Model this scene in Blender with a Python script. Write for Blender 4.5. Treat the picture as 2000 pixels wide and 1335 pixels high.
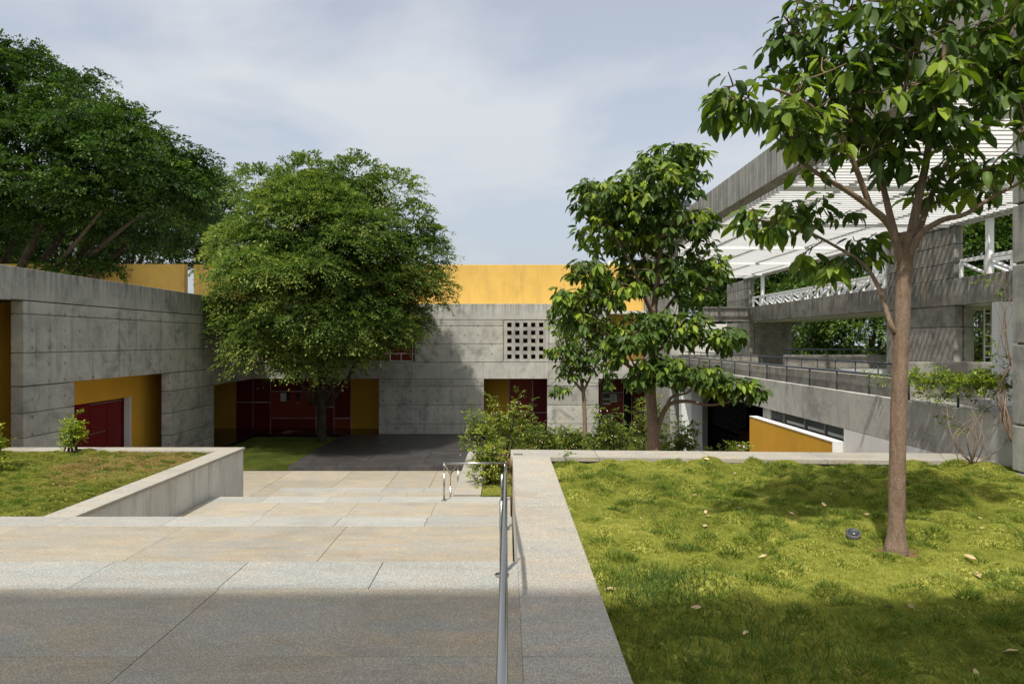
import bpy, bmesh, math, random
import numpy as np
from mathutils import Vector, Matrix, noise as mnoise

random.seed(7)
RNG = np.random.default_rng(11)
sc = bpy.context.scene
for o in list(bpy.data.objects):
    bpy.data.objects.remove(o)
C = sc.collection

# ------------------------------------------------------------------ camera
F, VX, VY, EYE = 1333.0, 990.0, 666.0, 1.7        # focal length in photo pixels, vanishing point, eye height (m)
cam = bpy.data.cameras.new('camera')
cam.sensor_width = 36.0
cam.lens = 24.0
cam.shift_x = 0.005
cam.shift_y = -0.0007
cam.clip_start = 0.05
cam.clip_end = 3000
camo = bpy.data.objects.new('camera', cam)
camo.location = (0, 0, EYE)
camo.rotation_euler = (math.radians(90), 0, 0)
C.objects.link(camo)
sc.camera = camo

# ------------------------------------------------------------------ sky and sun
SUN_D = Vector((0.17, 0.50, -0.90)).normalized()
world = bpy.data.worlds.new('World')
sc.world = world
world.use_nodes = True
wn = world.node_tree
wn.nodes.clear()
def wnode(t, **kw):
    n = wn.nodes.new(t)
    for k, v in kw.items():
        setattr(n, k, v)
    return n
out = wnode('ShaderNodeOutputWorld')
bg = wnode('ShaderNodeBackground')
bg.inputs['Strength'].default_value = 0.15
sky = wnode('ShaderNodeTexSky', sky_type='NISHITA', sun_disc=False)
sky.sun_elevation = math.asin(-SUN_D.z)
sky.sun_rotation = math.atan2(-SUN_D.x, -SUN_D.y) % (2 * math.pi)
sky.air_density = 1.0
sky.dust_density = 3.5
sky.ozone_density = 1.2
tc = wnode('ShaderNodeTexCoord')
sep = wnode('ShaderNodeSeparateXYZ')
wn.links.new(tc.outputs['Generated'], sep.inputs[0])
def wmath(op, a, b):
    n = wnode('ShaderNodeMath', operation=op)
    for i, v in enumerate((a, b)):
        if isinstance(v, (int, float)):
            n.inputs[i].default_value = v
        else:
            wn.links.new(v, n.inputs[i])
    return n.outputs[0]
zz = wmath('ADD', wmath('MAXIMUM', sep.outputs['Z'], 0.0), 0.16)
cmb = wnode('ShaderNodeCombineXYZ')
wn.links.new(wmath('DIVIDE', sep.outputs['X'], zz), cmb.inputs['X'])
wn.links.new(wmath('DIVIDE', sep.outputs['Y'], zz), cmb.inputs['Y'])
def wnoise(scale, detail, rough, off, dist=0.0):
    mp = wnode('ShaderNodeMapping')
    mp.inputs['Location'].default_value = off
    wn.links.new(cmb.outputs[0], mp.inputs['Vector'])
    n = wnode('ShaderNodeTexNoise')
    n.inputs['Scale'].default_value = scale
    n.inputs['Detail'].default_value = detail
    n.inputs['Roughness'].default_value = rough
    n.inputs['Distortion'].default_value = dist
    wn.links.new(mp.outputs[0], n.inputs['Vector'])
    return n.outputs['Fac']
n1 = wnoise(1.35, 8, 0.52, (3.1, 1.7, 0.4), 0.25)
n2 = wnoise(0.7, 5, 0.5, (8.3, 4.2, 2.0), 0.3)
cov = wmath('ADD', wmath('MULTIPLY', n1, 0.62), wmath('MULTIPLY', n2, 0.38))
rmp = wnode('ShaderNodeValToRGB')
rmp.color_ramp.elements[0].position = 0.44
rmp.color_ramp.elements[0].color = (0.30, 0.30, 0.30, 1)
rmp.color_ramp.elements[1].position = 0.575
rmp.color_ramp.elements[1].color = (0.93, 0.93, 0.93, 1)
wn.links.new(cov, rmp.inputs[0])
mixw = wnode('ShaderNodeMix', data_type='RGBA')
wn.links.new(rmp.outputs[0], mixw.inputs['Factor'])
hs = wnode('ShaderNodeHueSaturation')
hs.inputs['Saturation'].default_value = 0.64
hs.inputs['Value'].default_value = 0.82
wn.links.new(sky.outputs[0], hs.inputs['Color'])
wn.links.new(hs.outputs[0], mixw.inputs[6])
mixw.inputs[7].default_value = (3.3, 3.42, 3.6, 1)
hz = wnode('ShaderNodeValToRGB')
hz.color_ramp.elements[0].position = 0.0
hz.color_ramp.elements[0].color = (1, 1, 1, 1)
hz.color_ramp.elements[1].position = 0.42
hz.color_ramp.elements[1].color = (0.0, 0.0, 0.0, 1)
wn.links.new(sep.outputs['Z'], hz.inputs[0])
mixh = wnode('ShaderNodeMix', data_type='RGBA')
wn.links.new(wmath('MULTIPLY', hz.outputs[0], 0.5), mixh.inputs['Factor'])
wn.links.new(mixw.outputs[2], mixh.inputs[6])
mixh.inputs[7].default_value = (1.95, 2.22, 2.52, 1)
wn.links.new(mixh.outputs[2], bg.inputs['Color'])
wn.links.new(bg.outputs[0], out.inputs[0])

sun = bpy.data.lights.new('sun', 'SUN')
sun.energy = 3.0
sun.angle = math.radians(1.2)
sun.color = (1.0, 0.95, 0.87)
suno = bpy.data.objects.new('sun', sun)
suno.rotation_euler = SUN_D.to_track_quat('-Z', 'Y').to_euler()
suno.location = (-10, -30, 40)
C.objects.link(suno)

sc.view_settings.view_transform = 'Standard'
sc.view_settings.look = 'None'
sc.view_settings.exposure = 0.6
sc.view_settings.gamma = 1.0
sc.view_settings.use_curve_mapping = False
sc.render.engine = 'CYCLES'
sc.cycles.max_bounces = 8
sc.cycles.transparent_max_bounces = 8

# ------------------------------------------------------------------ helpers
def at(px, py, Y):
    """point at depth Y (m) on the sight line through a photo pixel"""
    return Vector(((px - VX) / F * Y, Y, EYE - (py - VY) / F * Y))

def S(r, g, b):
    f = lambda c: (c / 255 / 12.92) if c / 255 <= 0.04045 else ((c / 255 + 0.055) / 1.055) ** 2.4
    return (f(r), f(g), f(b), 1.0)

class Mat:
    def __init__(s, name, rough=0.8, spec=0.3, metallic=0.0):
        s.m = bpy.data.materials.new(name)
        s.m.use_nodes = True
        s.nt = s.m.node_tree
        s.b = s.nt.nodes['Principled BSDF']
        s.b.inputs['Roughness'].default_value = rough
        s.b.inputs['Specular IOR Level'].default_value = spec
        s.b.inputs['Metallic'].default_value = metallic
    def node(s, t, **kw):
        n = s.nt.nodes.new(t)
        for k, v in kw.items():
            setattr(n, k, v)
        return n
    def put(s, sock, v):
        if v is None:
            return
        if hasattr(v, 'is_output') or isinstance(v, bpy.types.NodeSocket):
            s.nt.links.new(v, sock)
        else:
            sock.default_value = v
    def pos(s):
        return s.node('ShaderNodeNewGeometry').outputs['Position']
    def obj(s):
        return s.node('ShaderNodeTexCoord').outputs['Object']
    def rnd(s):
        return s.node('ShaderNodeObjectInfo').outputs['Random']
    def map(s, v, scale=(1, 1, 1), loc=(0, 0, 0), rot=(0, 0, 0)):
        n = s.node('ShaderNodeMapping')
        s.put(n.inputs['Vector'], v)
        n.inputs['Scale'].default_value = scale
        n.inputs['Location'].default_value = loc
        n.inputs['Rotation'].default_value = rot
        return n.outputs[0]
    def noise(s, v, scale, detail=4, rough=0.5, dist=0.0):
        n = s.node('ShaderNodeTexNoise')
        s.put(n.inputs['Vector'], v)
        n.inputs['Scale'].default_value = scale
        n.inputs['Detail'].default_value = detail
        n.inputs['Roughness'].default_value = rough
        n.inputs['Distortion'].default_value = dist
        return n.outputs['Fac']
    def vor(s, v, scale, feature='F1'):
        n = s.node('ShaderNodeTexVoronoi', feature=feature)
        s.put(n.inputs['Vector'], v)
        n.inputs['Scale'].default_value = scale
        return n.outputs['Distance']
    def ramp(s, fac, stops):
        n = s.node('ShaderNodeValToRGB')
        cr = n.color_ramp
        while len(cr.elements) < len(stops):
            cr.elements.new(0.5)
        for e, (p, c) in zip(cr.elements, stops):
            e.position = p
            e.color = c if hasattr(c, '__len__') else (c, c, c, 1)
        s.put(n.inputs[0], fac)
        return n.outputs[0]
    def mix(s, fac, a, b, mode='MIX'):
        n = s.node('ShaderNodeMix', data_type='RGBA', blend_type=mode)
        s.put(n.inputs['Factor'], fac)
        s.put(n.inputs[6], a)
        s.put(n.inputs[7], b)
        return n.outputs[2]
    def math(s, op, a, b=None):
        n = s.node('ShaderNodeMath', operation=op)
        s.put(n.inputs[0], a)
        if b is not None:
            s.put(n.inputs[1], b)
        return n.outputs[0]
    def bump(s, h, strength=0.3, dist=0.02, normal=None):
        n = s.node('ShaderNodeBump')
        n.inputs['Strength'].default_value = strength
        n.inputs['Distance'].default_value = dist
        s.put(n.inputs['Height'], h)
        if normal is not None:
            s.put(n.inputs['Normal'], normal)
        return n.outputs[0]
    def col(s, v):
        s.put(s.b.inputs['Base Color'], v)
        return s
    def nrm(s, v):
        s.put(s.b.inputs['Normal'], v)
        return s
    def rgh(s, v):
        s.put(s.b.inputs['Roughness'], v)
        return s

def concrete(name, c_lo, c_hi, stain=0.6, holes=True, pitch=0.66):
    M = Mat(name, 0.85, 0.25)
    p = M.pos()
    big = M.noise(p, 0.55, 5, 0.6, 0.4)
    mid = M.noise(p, 2.6, 6, 0.62, 0.3)
    fine = M.noise(p, 38, 4, 0.6)
    streak = M.noise(M.map(p, (3.2, 3.2, 0.22)), 1.6, 6, 0.65, 0.2)
    base = M.mix(M.ramp(big, [(0.3, 0.0), (0.72, 1.0)]), c_lo, c_hi)
    base = M.mix(M.ramp(mid, [(0.35, 0.0), (0.75, 0.5)]), base, S(196, 193, 182))
    dark = M.math('MULTIPLY', M.math('MULTIPLY', M.ramp(streak, [(0.52, 0.0), (0.76, 0.8)]), M.ramp(M.noise(p, 0.45, 3, 0.6), [(0.40, 0.15), (0.62, 1.0)])), stain)
    base = M.mix(dark, base, S(78, 80, 78))
    blot = M.ramp(M.noise(p, 1.1, 7, 0.7, 0.8), [(0.50, 0.0), (0.70, 0.75)])
    base = M.mix(M.math('MULTIPLY', blot, stain), base, S(92, 93, 88))
    sz = M.node('ShaderNodeSeparateXYZ')
    M.put(sz.inputs[0], p)
    drip = M.ramp(M.noise(M.map(p, (4.0, 4.0, 0.12)), 1.8, 6, 0.7, 0.15), [(0.42, 0.0), (0.66, 1.0)])
    topm = M.ramp(M.math('DIVIDE', sz.outputs[2], 4.0), [(0.70, 0.0), (0.88, 0.85)])
    base = M.mix(M.math('MULTIPLY', M.math('MULTIPLY', drip, topm), stain), base, S(70, 72, 70))
    warm = M.ramp(M.noise(M.map(p, (1, 1, 0.7), (7, 3, 2)), 0.9, 4, 0.6), [(0.55, 0.0), (0.8, 0.35)])
    base = M.mix(warm, base, S(176, 156, 124))
    tone = M.math('ADD', M.math('MULTIPLY', M.rnd(), 0.26), 0.84)
    base = M.mix(1.0, base, tone, 'MULTIPLY')
    base = M.mix(0.35, base, M.ramp(fine, [(0.25, 0.28), (0.75, 0.72)]), 'OVERLAY')
    h = M.math('ADD', M.math('MULTIPLY', fine, 0.35), M.math('MULTIPLY', mid, 0.8))
    if holes:
        sx = M.node('ShaderNodeSeparateXYZ')
        M.put(sx.inputs[0], p)
        u = M.math('ADD', sx.outputs[0], sx.outputs[1])
        def cell(v, d, off):
            f = M.math('FRACT', M.math('ADD', M.math('DIVIDE', v, d), off))
            return M.math('MULTIPLY', M.math('SUBTRACT', f, 0.5), d)
        du, dz = cell(u, pitch, 0.3), cell(sx.outputs[2], 0.452, 0.1)
        dist = M.math('SQRT', M.math('ADD', M.math('MULTIPLY', du, du), M.math('MULTIPLY', dz, dz)))
        hole = M.ramp(dist, [(0.016, 1.0), (0.026, 0.0)])
        some = M.ramp(M.noise(p, 0.9, 2), [(0.42, 0.25), (0.5, 1.0)])
        hole = M.math('MULTIPLY', hole, some)
        halo = M.math('MULTIPLY', M.ramp(dist, [(0.02, 0.35), (0.09, 0.0)]), some)
        base = M.mix(halo, base, S(95, 92, 84))
        base = M.mix(M.math('MULTIPLY', hole, 0.8), base, S(45, 43, 40))
        h = M.math('SUBTRACT', h, M.math('MULTIPLY', hole, 1.5))
    M.col(base).nrm(M.bump(h, 0.35, 0.02))
    return M.m

def granite(name, lo, hi, rust, speck, rough=0.62, sc_=1.0):
    M = Mat(name, rough, 0.35)
    p = M.pos()
    off = M.math('MULTIPLY', M.rnd(), 37.0)
    cb = M.node('ShaderNodeCombineXYZ')
    M.put(cb.inputs[0], off); M.put(cb.inputs[1], off)
    va = M.node('ShaderNodeVectorMath', operation='ADD')
    M.put(va.inputs[0], p); M.put(va.inputs[1], cb.outputs[0])
    q = va.outputs[0]
    vein = M.noise(M.map(q, (1.0, 3.6, 1.0), rot=(0, 0, 0.25)), 1.1 * sc_, 7, 0.66, 1.0)
    base = M.mix(M.ramp(vein, [(0.3, 0.0), (0.7, 1.0)]), lo, hi)
    ru = M.ramp(M.noise(M.map(q, (1, 2.6, 1)), 1.9 * sc_, 6, 0.62, 0.6), [(0.42, 0.0), (0.72, 1.0)])
    base = M.mix(M.math('MULTIPLY', ru, rust), base, S(190, 160, 120))
    gr = M.ramp(M.noise(M.map(q, (1, 1.8, 1), (5, 9, 0)), 1.3 * sc_, 5, 0.6, 0.5), [(0.46, 0.0), (0.70, 0.7)])
    base = M.mix(M.math('MULTIPLY', gr, min(1.0, rust * 3)), base, S(146, 146, 141))
    dk = M.ramp(M.noise(M.map(p, (1, 1.4, 1), (1, 4, 0)), 0.8, 7, 0.68, 0.9), [(0.52, 0.0), (0.74, 0.55)])
    base = M.mix(M.math('MULTIPLY', dk, min(1.0, rust * 3)), base, S(120, 116, 106))
    f1 = M.vor(p, 120)
    f2 = M.noise(p, 260, 3, 0.7)
    sp = M.math('ADD', M.math('MULTIPLY', f1, 0.4), M.math('MULTIPLY', f2, 0.6))
    base = M.mix(speck, base, M.ramp(sp, [(0.34, 0.14), (0.49, 0.5), (0.64, 0.88)]), 'OVERLAY')
    tone = M.math('ADD', M.math('MULTIPLY', M.rnd(), 0.16), 0.92)
    base = M.mix(1.0, base, tone, 'MULTIPLY')
    M.col(base).nrm(M.bump(M.math('ADD', sp, M.math('MULTIPLY', vein, 0.6)), 0.22, 0.006))
    return M.m

def painted(name, c, rough=0.75, var=0.12, bumpy=0.25, scale=26, dirt=0.0):
    M = Mat(name, rough, 0.25)
    p = M.pos()
    n = M.noise(p, 0.8, 5, 0.6, 0.3)
    d = tuple(x * (1 - var * 1.6) for x in c[:3]) + (1,)
    l = tuple(min(1, x * (1 + var)) for x in c[:3]) + (1,)
    base = M.mix(M.ramp(n, [(0.3, 0.0), (0.7, 1.0)]), d, l)
    if dirt:
        st = M.ramp(M.noise(M.map(p, (2.5, 2.5, 0.3)), 1.7, 6, 0.7, 0.3), [(0.5, 0.0), (0.75, 1.0)])
        base = M.mix(M.math('MULTIPLY', st, dirt), base, S(120, 108, 90))
    fine = M.noise(p, scale, 5, 0.65)
    base = M.mix(0.15, base, M.ramp(fine, [(0.3, 0.25), (0.7, 0.75)]), 'OVERLAY')
    M.col(base).nrm(M.bump(fine, bumpy, 0.01))
    return M.m

def leafmat(name, dark, mid, light, trans=0.3, rough=0.5, spec=0.35):
    M = Mat(name, rough, spec)
    a = M.node('ShaderNodeAttribute', attribute_name='tint')
    c = M.ramp(a.outputs['Fac'], [(0.0, dark), (0.5, mid), (1.0, light)])
    M.col(c)
    tr = M.node('ShaderNodeBsdfTranslucent')
    M.put(tr.inputs['Color'], M.mix(1.0, c, (1.05, 1.2, 0.5, 1), 'MULTIPLY'))
    ms = M.node('ShaderNodeMixShader')
    ms.inputs[0].default_value = trans
    o = M.nt.nodes['Material Output']
    M.nt.links.new(M.b.outputs[0], ms.inputs[1])
    M.nt.links.new(tr.outputs[0], ms.inputs[2])
    M.nt.links.new(ms.outputs[0], o.inputs['Surface'])
    return M.m

def bark(name, lo, hi, scale=14):
    M = Mat(name, 0.9, 0.15)
    p = M.pos()
    a = M.noise(M.map(p, (1, 1, 0.28)), scale, 6, 0.7, 0.4)
    b = M.noise(p, 2.2, 4, 0.6)
    c = M.noise(M.map(p, (1, 1, 0.6)), scale * 5, 4, 0.7)
    base = M.mix(M.ramp(a, [(0.3, 0.0), (0.7, 1.0)]), lo, hi)
    base = M.mix(M.ramp(b, [(0.5, 0.0), (0.75, 0.5)]), base, S(120, 112, 98))
    base = M.mix(0.5, base, M.ramp(c, [(0.35, 0.2), (0.65, 0.8)]), 'OVERLAY')
    ring = M.ramp(M.noise(M.map(p, (0.5, 0.5, 5.0)), 2.6, 4, 0.6, 0.2), [(0.58, 0.0), (0.68, 0.22)])
    base = M.mix(ring, base, tuple(v * 0.6 for v in lo[:3]) + (1,))
    M.col(base).nrm(M.bump(M.math('SUBTRACT', M.math('ADD', a, M.math('MULTIPLY', c, 0.5)), M.math('MULTIPLY', ring, 0.6)), 0.9, 0.012))
    return M.m

MT = {}
MT['concrete'] = concrete('exposed concrete', S(142, 142, 134), S(182, 180, 170), 0.9)
MT['concrete_dark'] = concrete('weathered concrete', S(118, 114, 106), S(146, 142, 132), 1.0, pitch=0.9)
MT['concrete_beam'] = concrete('smooth concrete', S(146, 146, 139), S(182, 181, 172), 0.85, holes=False)
MT['cement'] = painted('pale cement render', S(206, 204, 195), 0.85, 0.10, 0.3, 22, 0.6)
MT['tan'] = granite('tan granite', S(142, 135, 119), S(160, 153, 136), 0.34, 0.6)
MT['grey'] = granite('pale grey granite', S(143, 144, 138), S(161, 161, 153), 0.18, 0.65)
MT['coping'] = granite('granite coping', S(146, 143, 133), S(165, 160, 147), 0.32, 0.65)
MT['black_granite'] = granite('dark granite', S(46, 46, 48), S(58, 57, 58), 0.06, 0.5, 0.40)
MT['polished'] = painted('polished dark floor', S(34, 31, 30), 0.16, 0.15, 0.02, 9)
MT['yellow'] = painted('yellow painted plaster', S(212, 173, 90), 0.8, 0.09, 0.3, 30, 0.38)
MT['yellow_deep'] = painted('deep yellow plaster', S(214, 164, 56), 0.8, 0.07, 0.35, 24, 0.1)
MT['maroon'] = painted('maroon laminate', S(112, 26, 30), 0.42, 0.06, 0.03, 8)
MT['rust'] = painted('rust red laminate', S(146, 58, 36), 0.42, 0.06, 0.03, 8)
MT['white'] = painted('white paint', S(222, 222, 218), 0.7, 0.05, 0.15, 30, 0.15)
MT['white_steel'] = painted('white painted steel', S(232, 233, 232), 0.45, 0.03, 0.03, 20, 0.05)
MT['grey_steel'] = painted('dark grey steel', S(70, 76, 82), 0.45, 0.08, 0.03, 20)
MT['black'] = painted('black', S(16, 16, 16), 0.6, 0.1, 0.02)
MT['painted_gloom'] = painted('interior shade colour', S(38, 33, 30), 0.7, 0.1, 0.02)  # shade of the unlit interiors put into the wall colour
MT['paper'] = painted('notice paper', S(214, 214, 212), 0.8, 0.03, 0.02)
MT['green_print'] = painted('green print', S(96, 112, 60), 0.8, 0.2, 0.02)
MT['photo_print'] = painted('dark print', S(88, 92, 98), 0.6, 0.3, 0.02, 6)
MT['wood'] = painted('dark brown timber', S(74, 44, 30), 0.5, 0.12, 0.05)
MT['soil'] = painted('dry soil', S(112, 86, 62), 0.95, 0.25, 0.6, 18)
MT['steel'] = Mat('brushed stainless steel', 0.27, 0.5, 1.0).col(S(184, 182, 175)).m
MT['lead'] = painted('grey metal', S(92, 92, 92), 0.5, 0.1, 0.05)
g_ = Mat('window glass', 0.08, 0.6); g_.col(S(58, 66, 66)); MT['glass'] = g_.m
MT['bark_brown'] = bark('smooth brown bark', S(112, 92, 76), S(150, 128, 108), 22)
MT['bark_dark'] = bark('dark furrowed bark', S(50, 43, 36), S(86, 75, 62), 12)
MT['leaf_big'] = leafmat('broad leaf', S(46, 62, 30), S(80, 106, 40), S(146, 166, 52), 0.34, 0.5, 0.3)
MT['leaf_feather'] = leafmat('feathery leaflet', rough=0.65, spec=0.15, dark=S(60, 82, 42), mid=S(96, 120, 58), light=S(158, 166, 86), trans=0.36)
MT['leaf_rain'] = leafmat('rain tree leaflet', S(40, 60, 28), S(70, 98, 38), S(116, 140, 56), 0.3)
MT['leaf_far'] = leafmat('far foliage', S(44, 64, 28), S(74, 100, 40), S(118, 138, 56), 0.3)
MT['leaf_shrub'] = leafmat('shrub leaf', S(58, 76, 30), S(98, 118, 44), S(164, 168, 66), 0.34)
MT['leaf_vine'] = leafmat('vine leaf', S(60, 84, 24), S(106, 130, 36), S(164, 172, 50), 0.35)
MT['petal'] = painted('pale pink petal', S(232, 200, 204), 0.7, 0.1, 0.02)
MT['dry_leaf'] = painted('dry leaf', S(190, 168, 124), 0.8, 0.3, 0.05, 6)

def empty(name, loc):
    o = bpy.data.objects.new(name, None)
    o.location = loc
    o.empty_display_size = 0.3
    C.objects.link(o)
    return o

def tag(o, label=None, cat=None, group=None, kind=None):
    if label: o['label'] = label
    if cat: o['category'] = cat
    if group: o['group'] = group
    if kind: o['kind'] = kind
    return o

def thing(name, label, cat, loc=(0, 0, 0), group=None):
    return tag(empty(name, loc), label, cat, group)

def base_of(p):
    """world location of a parent (parents only carry translation)"""
    v = Vector((0, 0, 0))
    while p is not None:
        v += Vector(p.location)
        p = p.parent
    return v

def link(name, me, mat, parent=None, loc=None):
    o = bpy.data.objects.new(name, me)
    if mat is not None and not me.materials:
        me.materials.append(mat)
    C.objects.link(o)
    w = Vector(loc) if loc is not None else Vector((0, 0, 0))
    if parent is not None:
        o.parent = parent
        w = w - base_of(parent)
    o.location = w
    return o

_box = {}
def box(name, x0, x1, y0, y1, z0, z1, mat, parent=None, bevel=0.0):
    dx, dy, dz = x1 - x0, y1 - y0, z1 - z0
    key = (round(dx, 4), round(dy, 4), round(dz, 4), bevel, mat)
    me = _box.get(key)
    if me is None:
        bm = bmesh.new()
        bmesh.ops.create_cube(bm, size=1.0)
        for v in bm.verts:
            v.co = Vector((v.co.x * dx, v.co.y * dy, v.co.z * dz))
        if bevel > 0:
            bmesh.ops.bevel(bm, geom=list(bm.edges), offset=bevel, segments=1, affect='EDGES', clamp_overlap=True)
        me = bpy.data.meshes.new(name)
        bm.to_mesh(me)
        bm.free()
        me.materials.append(MT[mat])
        _box[key] = me
    return link(name, me, None, parent, ((x0 + x1) / 2, (y0 + y1) / 2, (z0 + z1) / 2))

def mesh(name, verts, faces, mat, parent=None, smooth=False, kind=None):
    me = bpy.data.meshes.new(name)
    me.from_pydata([tuple(v) for v in verts], [], faces)
    me.validate()
    if smooth:
        me.polygons.foreach_set('use_smooth', [True] * len(me.polygons))
    me.update()
    o = link(name, me, MT[mat] if isinstance(mat, str) else mat, parent)
    if kind: o['kind'] = kind
    return o

def tube_geo(paths, segs=8, cap=True):
    V, Fc = [], []
    for pts, rad in paths:
        pts = [Vector(p) for p in pts]
        n = len(pts)
        rs = rad if hasattr(rad, '__len__') else [rad] * n
        up = None
        b0 = len(V)
        for i, p in enumerate(pts):
            t = (pts[min(i + 1, n - 1)] - pts[max(i - 1, 0)]).normalized()
            if up is None:
                up = t.orthogonal().normalized()
            up = (up - t * up.dot(t))
            up = up.normalized() if up.length > 1e-5 else t.orthogonal().normalized()
            s = t.cross(up)
            for k in range(segs):
                a = 2 * math.pi * k / segs
                V.append(p + (up * math.cos(a) + s * math.sin(a)) * rs[i])
        for i in range(n - 1):
            for k in range(segs):
                a, b = b0 + i * segs + k, b0 + i * segs + (k + 1) % segs
                Fc.append((a, b, b + segs, a + segs))
        if cap:
            Fc.append(tuple(b0 + k for k in reversed(range(segs))))
            Fc.append(tuple(b0 + (n - 1) * segs + k for k in range(segs)))
    return V, Fc

def tubes(name, paths, mat, parent=None, segs=8):
    V, Fc = tube_geo(paths, segs)
    return mesh(name, V, Fc, mat, parent, smooth=True)

def panels(parent, axis, face, d, u0, u1, zs, th, mat='concrete', gap=0.026, name='concrete_panel'):
    """stacked concrete lifts with recessed joints; the face lies at `face`, the body runs along d*axis"""
    def bx(nm, a0, a1, z0, z1, f0, f1, m, bev):
        lo, hi = min(f0, f1), max(f0, f1)
        if axis == 'y':
            return box(nm, a0, a1, lo, hi, z0, z1, m, parent, bev)
        return box(nm, lo, hi, a0, a1, z0, z1, m, parent, bev)
    for z0, z1 in zip(zs[:-1], zs[1:]):
        bx(name, u0, u1, z0 + gap / 2, z1 - gap / 2, face, face + d * th, mat, 0.009)
    if len(zs) > 2:
        bx('wall_core', u0 + 0.04, u1 - 0.04, zs[0] + 0.03, zs[-1] - 0.03, face + d * 0.045, face + d * (th - 0.045), mat, 0)

def slabs(parent, xs, ys, z, mat, th=0.05, gap=0.005, name='paving_slab'):
    for y0, y1 in zip(ys[:-1], ys[1:]):
        for x0, x1 in zip(xs[:-1], xs[1:]):
            dz = random.uniform(-0.0012, 0.0012)
            box(name, x0 + gap / 2, x1 - gap / 2, y0 + gap / 2, y1 - gap / 2, z - th + dz, z + dz, mat, parent, 0.002)

def steps(a, b, d):
    n = max(1, round(abs(b - a) / d))
    return [a + (b - a) * i / n for i in range(n + 1)]

# ================================================================== THE GROUND AND THE TERRACES
MT['rough_grass'] = painted('rough grass', S(84, 92, 48), 0.95, 0.3, 0.6, 9)
gnd = box('ground', -400, 400, -200, 700, -3.6, -3.12, 'rough_grass')
tag(gnd, kind='structure')

Z4, Z3, Z2, Z1, Z0 = 0.0, -0.75, -1.5, -2.25, -3.0
E4, E3, E2, E1, E0 = 5.26, 9.535, 14.05, 18.4, 24.8
def terrace(name, x0, x1, y0, y1, z):
    o = box(name, x0, x1, y0, y1, -3.1, z - 0.055, 'cement')
    return tag(o, kind='structure')
def flight(parent, x0, x1, y, ztop):
    """five risers of 15 cm below a landing edge"""
    for i in range(4):
        zt = ztop - 0.15 * (i + 1)
        yy = y + 0.3 * i
        box('stair_tread', x0, x1, yy + 0.002, yy + 0.302, zt - 0.147 - 0.6 * (i < 4) * 0, zt, 'tan', parent, 0.003)
        box('stair_base', x0, x1, yy + 0.004, yy + 0.300, ztop - 0.745, zt - 0.15, 'cement', parent)

COLS = [0.085, -1.98, -4.05, -6.12, -8.2, -10.3]
t4 = terrace('upper_terrace', -10.3, 0.085, -3.0, E4 - 0.03, Z4)
slabs(t4, COLS[::-1], [-3.0, -1.4, -0.38, 0.64, 1.655, 2.67, 3.685, 4.70], Z4, 'tan')
slabs(t4, steps(-10.3, 0.085, 1.08), [4.70, E4 + 0.02], Z4, 'grey')
flight(t4, -10.3, 0.07, E4, Z4)
t3 = terrace('second_terrace', -10.3, 0.07, E4 + 0.02, E3 - 0.03, Z3)
slabs(t3, [-10.3, -8.5, -6.42, -4.28, -2.12, 0.07], [E4 + 1.205, 8.04, E3 - 0.48], Z3, 'tan')
slabs(t3, [-10.3, -8.9, -7.6, -6.05, -4.6, -3.4, -2.3, -1.1, 0.07], [E3 - 0.48, E3 + 0.02], Z3, 'grey')
flight(t3, -6.07, 0.07, E3, Z3)
t2 = terrace('third_terrace', -6.07, 0.07, E3 + 0.02, E2 - 0.03, Z2)
slabs(t2, [-6.07, -4.5, -2.95, -1.4, 0.07], [E3 + 1.205, 12.1, E2 - 0.5], Z2, 'tan')
slabs(t2, [-6.07, -4.9, -3.6, -2.55, -1.25, 0.07], [E2 - 0.5, E2 + 0.02], Z2, 'grey')
flight(t2, -6.07, -1.12, E2, Z2)
t1 = terrace('fourth_terrace', -6.07, -1.12, E2 + 0.02, E1 - 0.03, Z1)
slabs(t1, [-6.07, -4.2, -2.6, -1.12], [E2 + 1.205, 16.6, E1 - 0.5], Z1, 'tan')
slabs(t1, [-6.07, -4.6, -3.3, -2.2, -1.12], [E1 - 0.5, E1 + 0.02], Z1, 'grey')
flight(t1, -6.07, -1.12, E1, Z1)
t0 = terrace('courtyard_paving', -13.2, -0.9, 15.8, E0 - 0.01, Z0)
slabs(t0, [-13.2, -11.4, -9.6, -7.8, -5.6, -3.9, -2.5, -0.9], [E1 + 1.205, 21.4, 23.1, E0 - 0.01], Z0, 'tan', gap=0.012)
slabs(t0, [-13.2, -11.4, -9.6, -7.8, -6.3], [15.9, 17.8, E1 + 1.2], Z0, 'tan', gap=0.012)

# dark granite platform in front of the doors
pl = box('granite_platform', -7.92, -0.92, E0 + 0.02, 33.16, -3.1, -2.875, 'black_granite')
tag(pl, kind='structure')
slabs(pl, [-7.95, -7.4], steps(E0 + 0.45, 33.16, 1.5), -2.83, 'black_granite', 0.04, 0.01, 'granite_slab')
slabs(pl, steps(-7.95, -0.9, 1.8), [E0, E0 + 0.45], -2.83, 'black_granite', 0.17, 0.01, 'granite_slab')
slabs(pl, [-7.4, -5.3, -3.1, -0.9], steps(E0 + 0.45, 33.16, 1.2), -2.83, 'black_granite', 0.04, 0.014, 'granite_slab')
fl = box('covered_floor', -18, 6.6, 33.17, 36.4, -3.1, -2.83, 'polished')
tag(fl, kind='structure')
fl2 = box('side_floor', -18, -12.22, 15.9, 33.16, -3.1, -2.832, 'polished')
tag(fl2, kind='structure')

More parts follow.
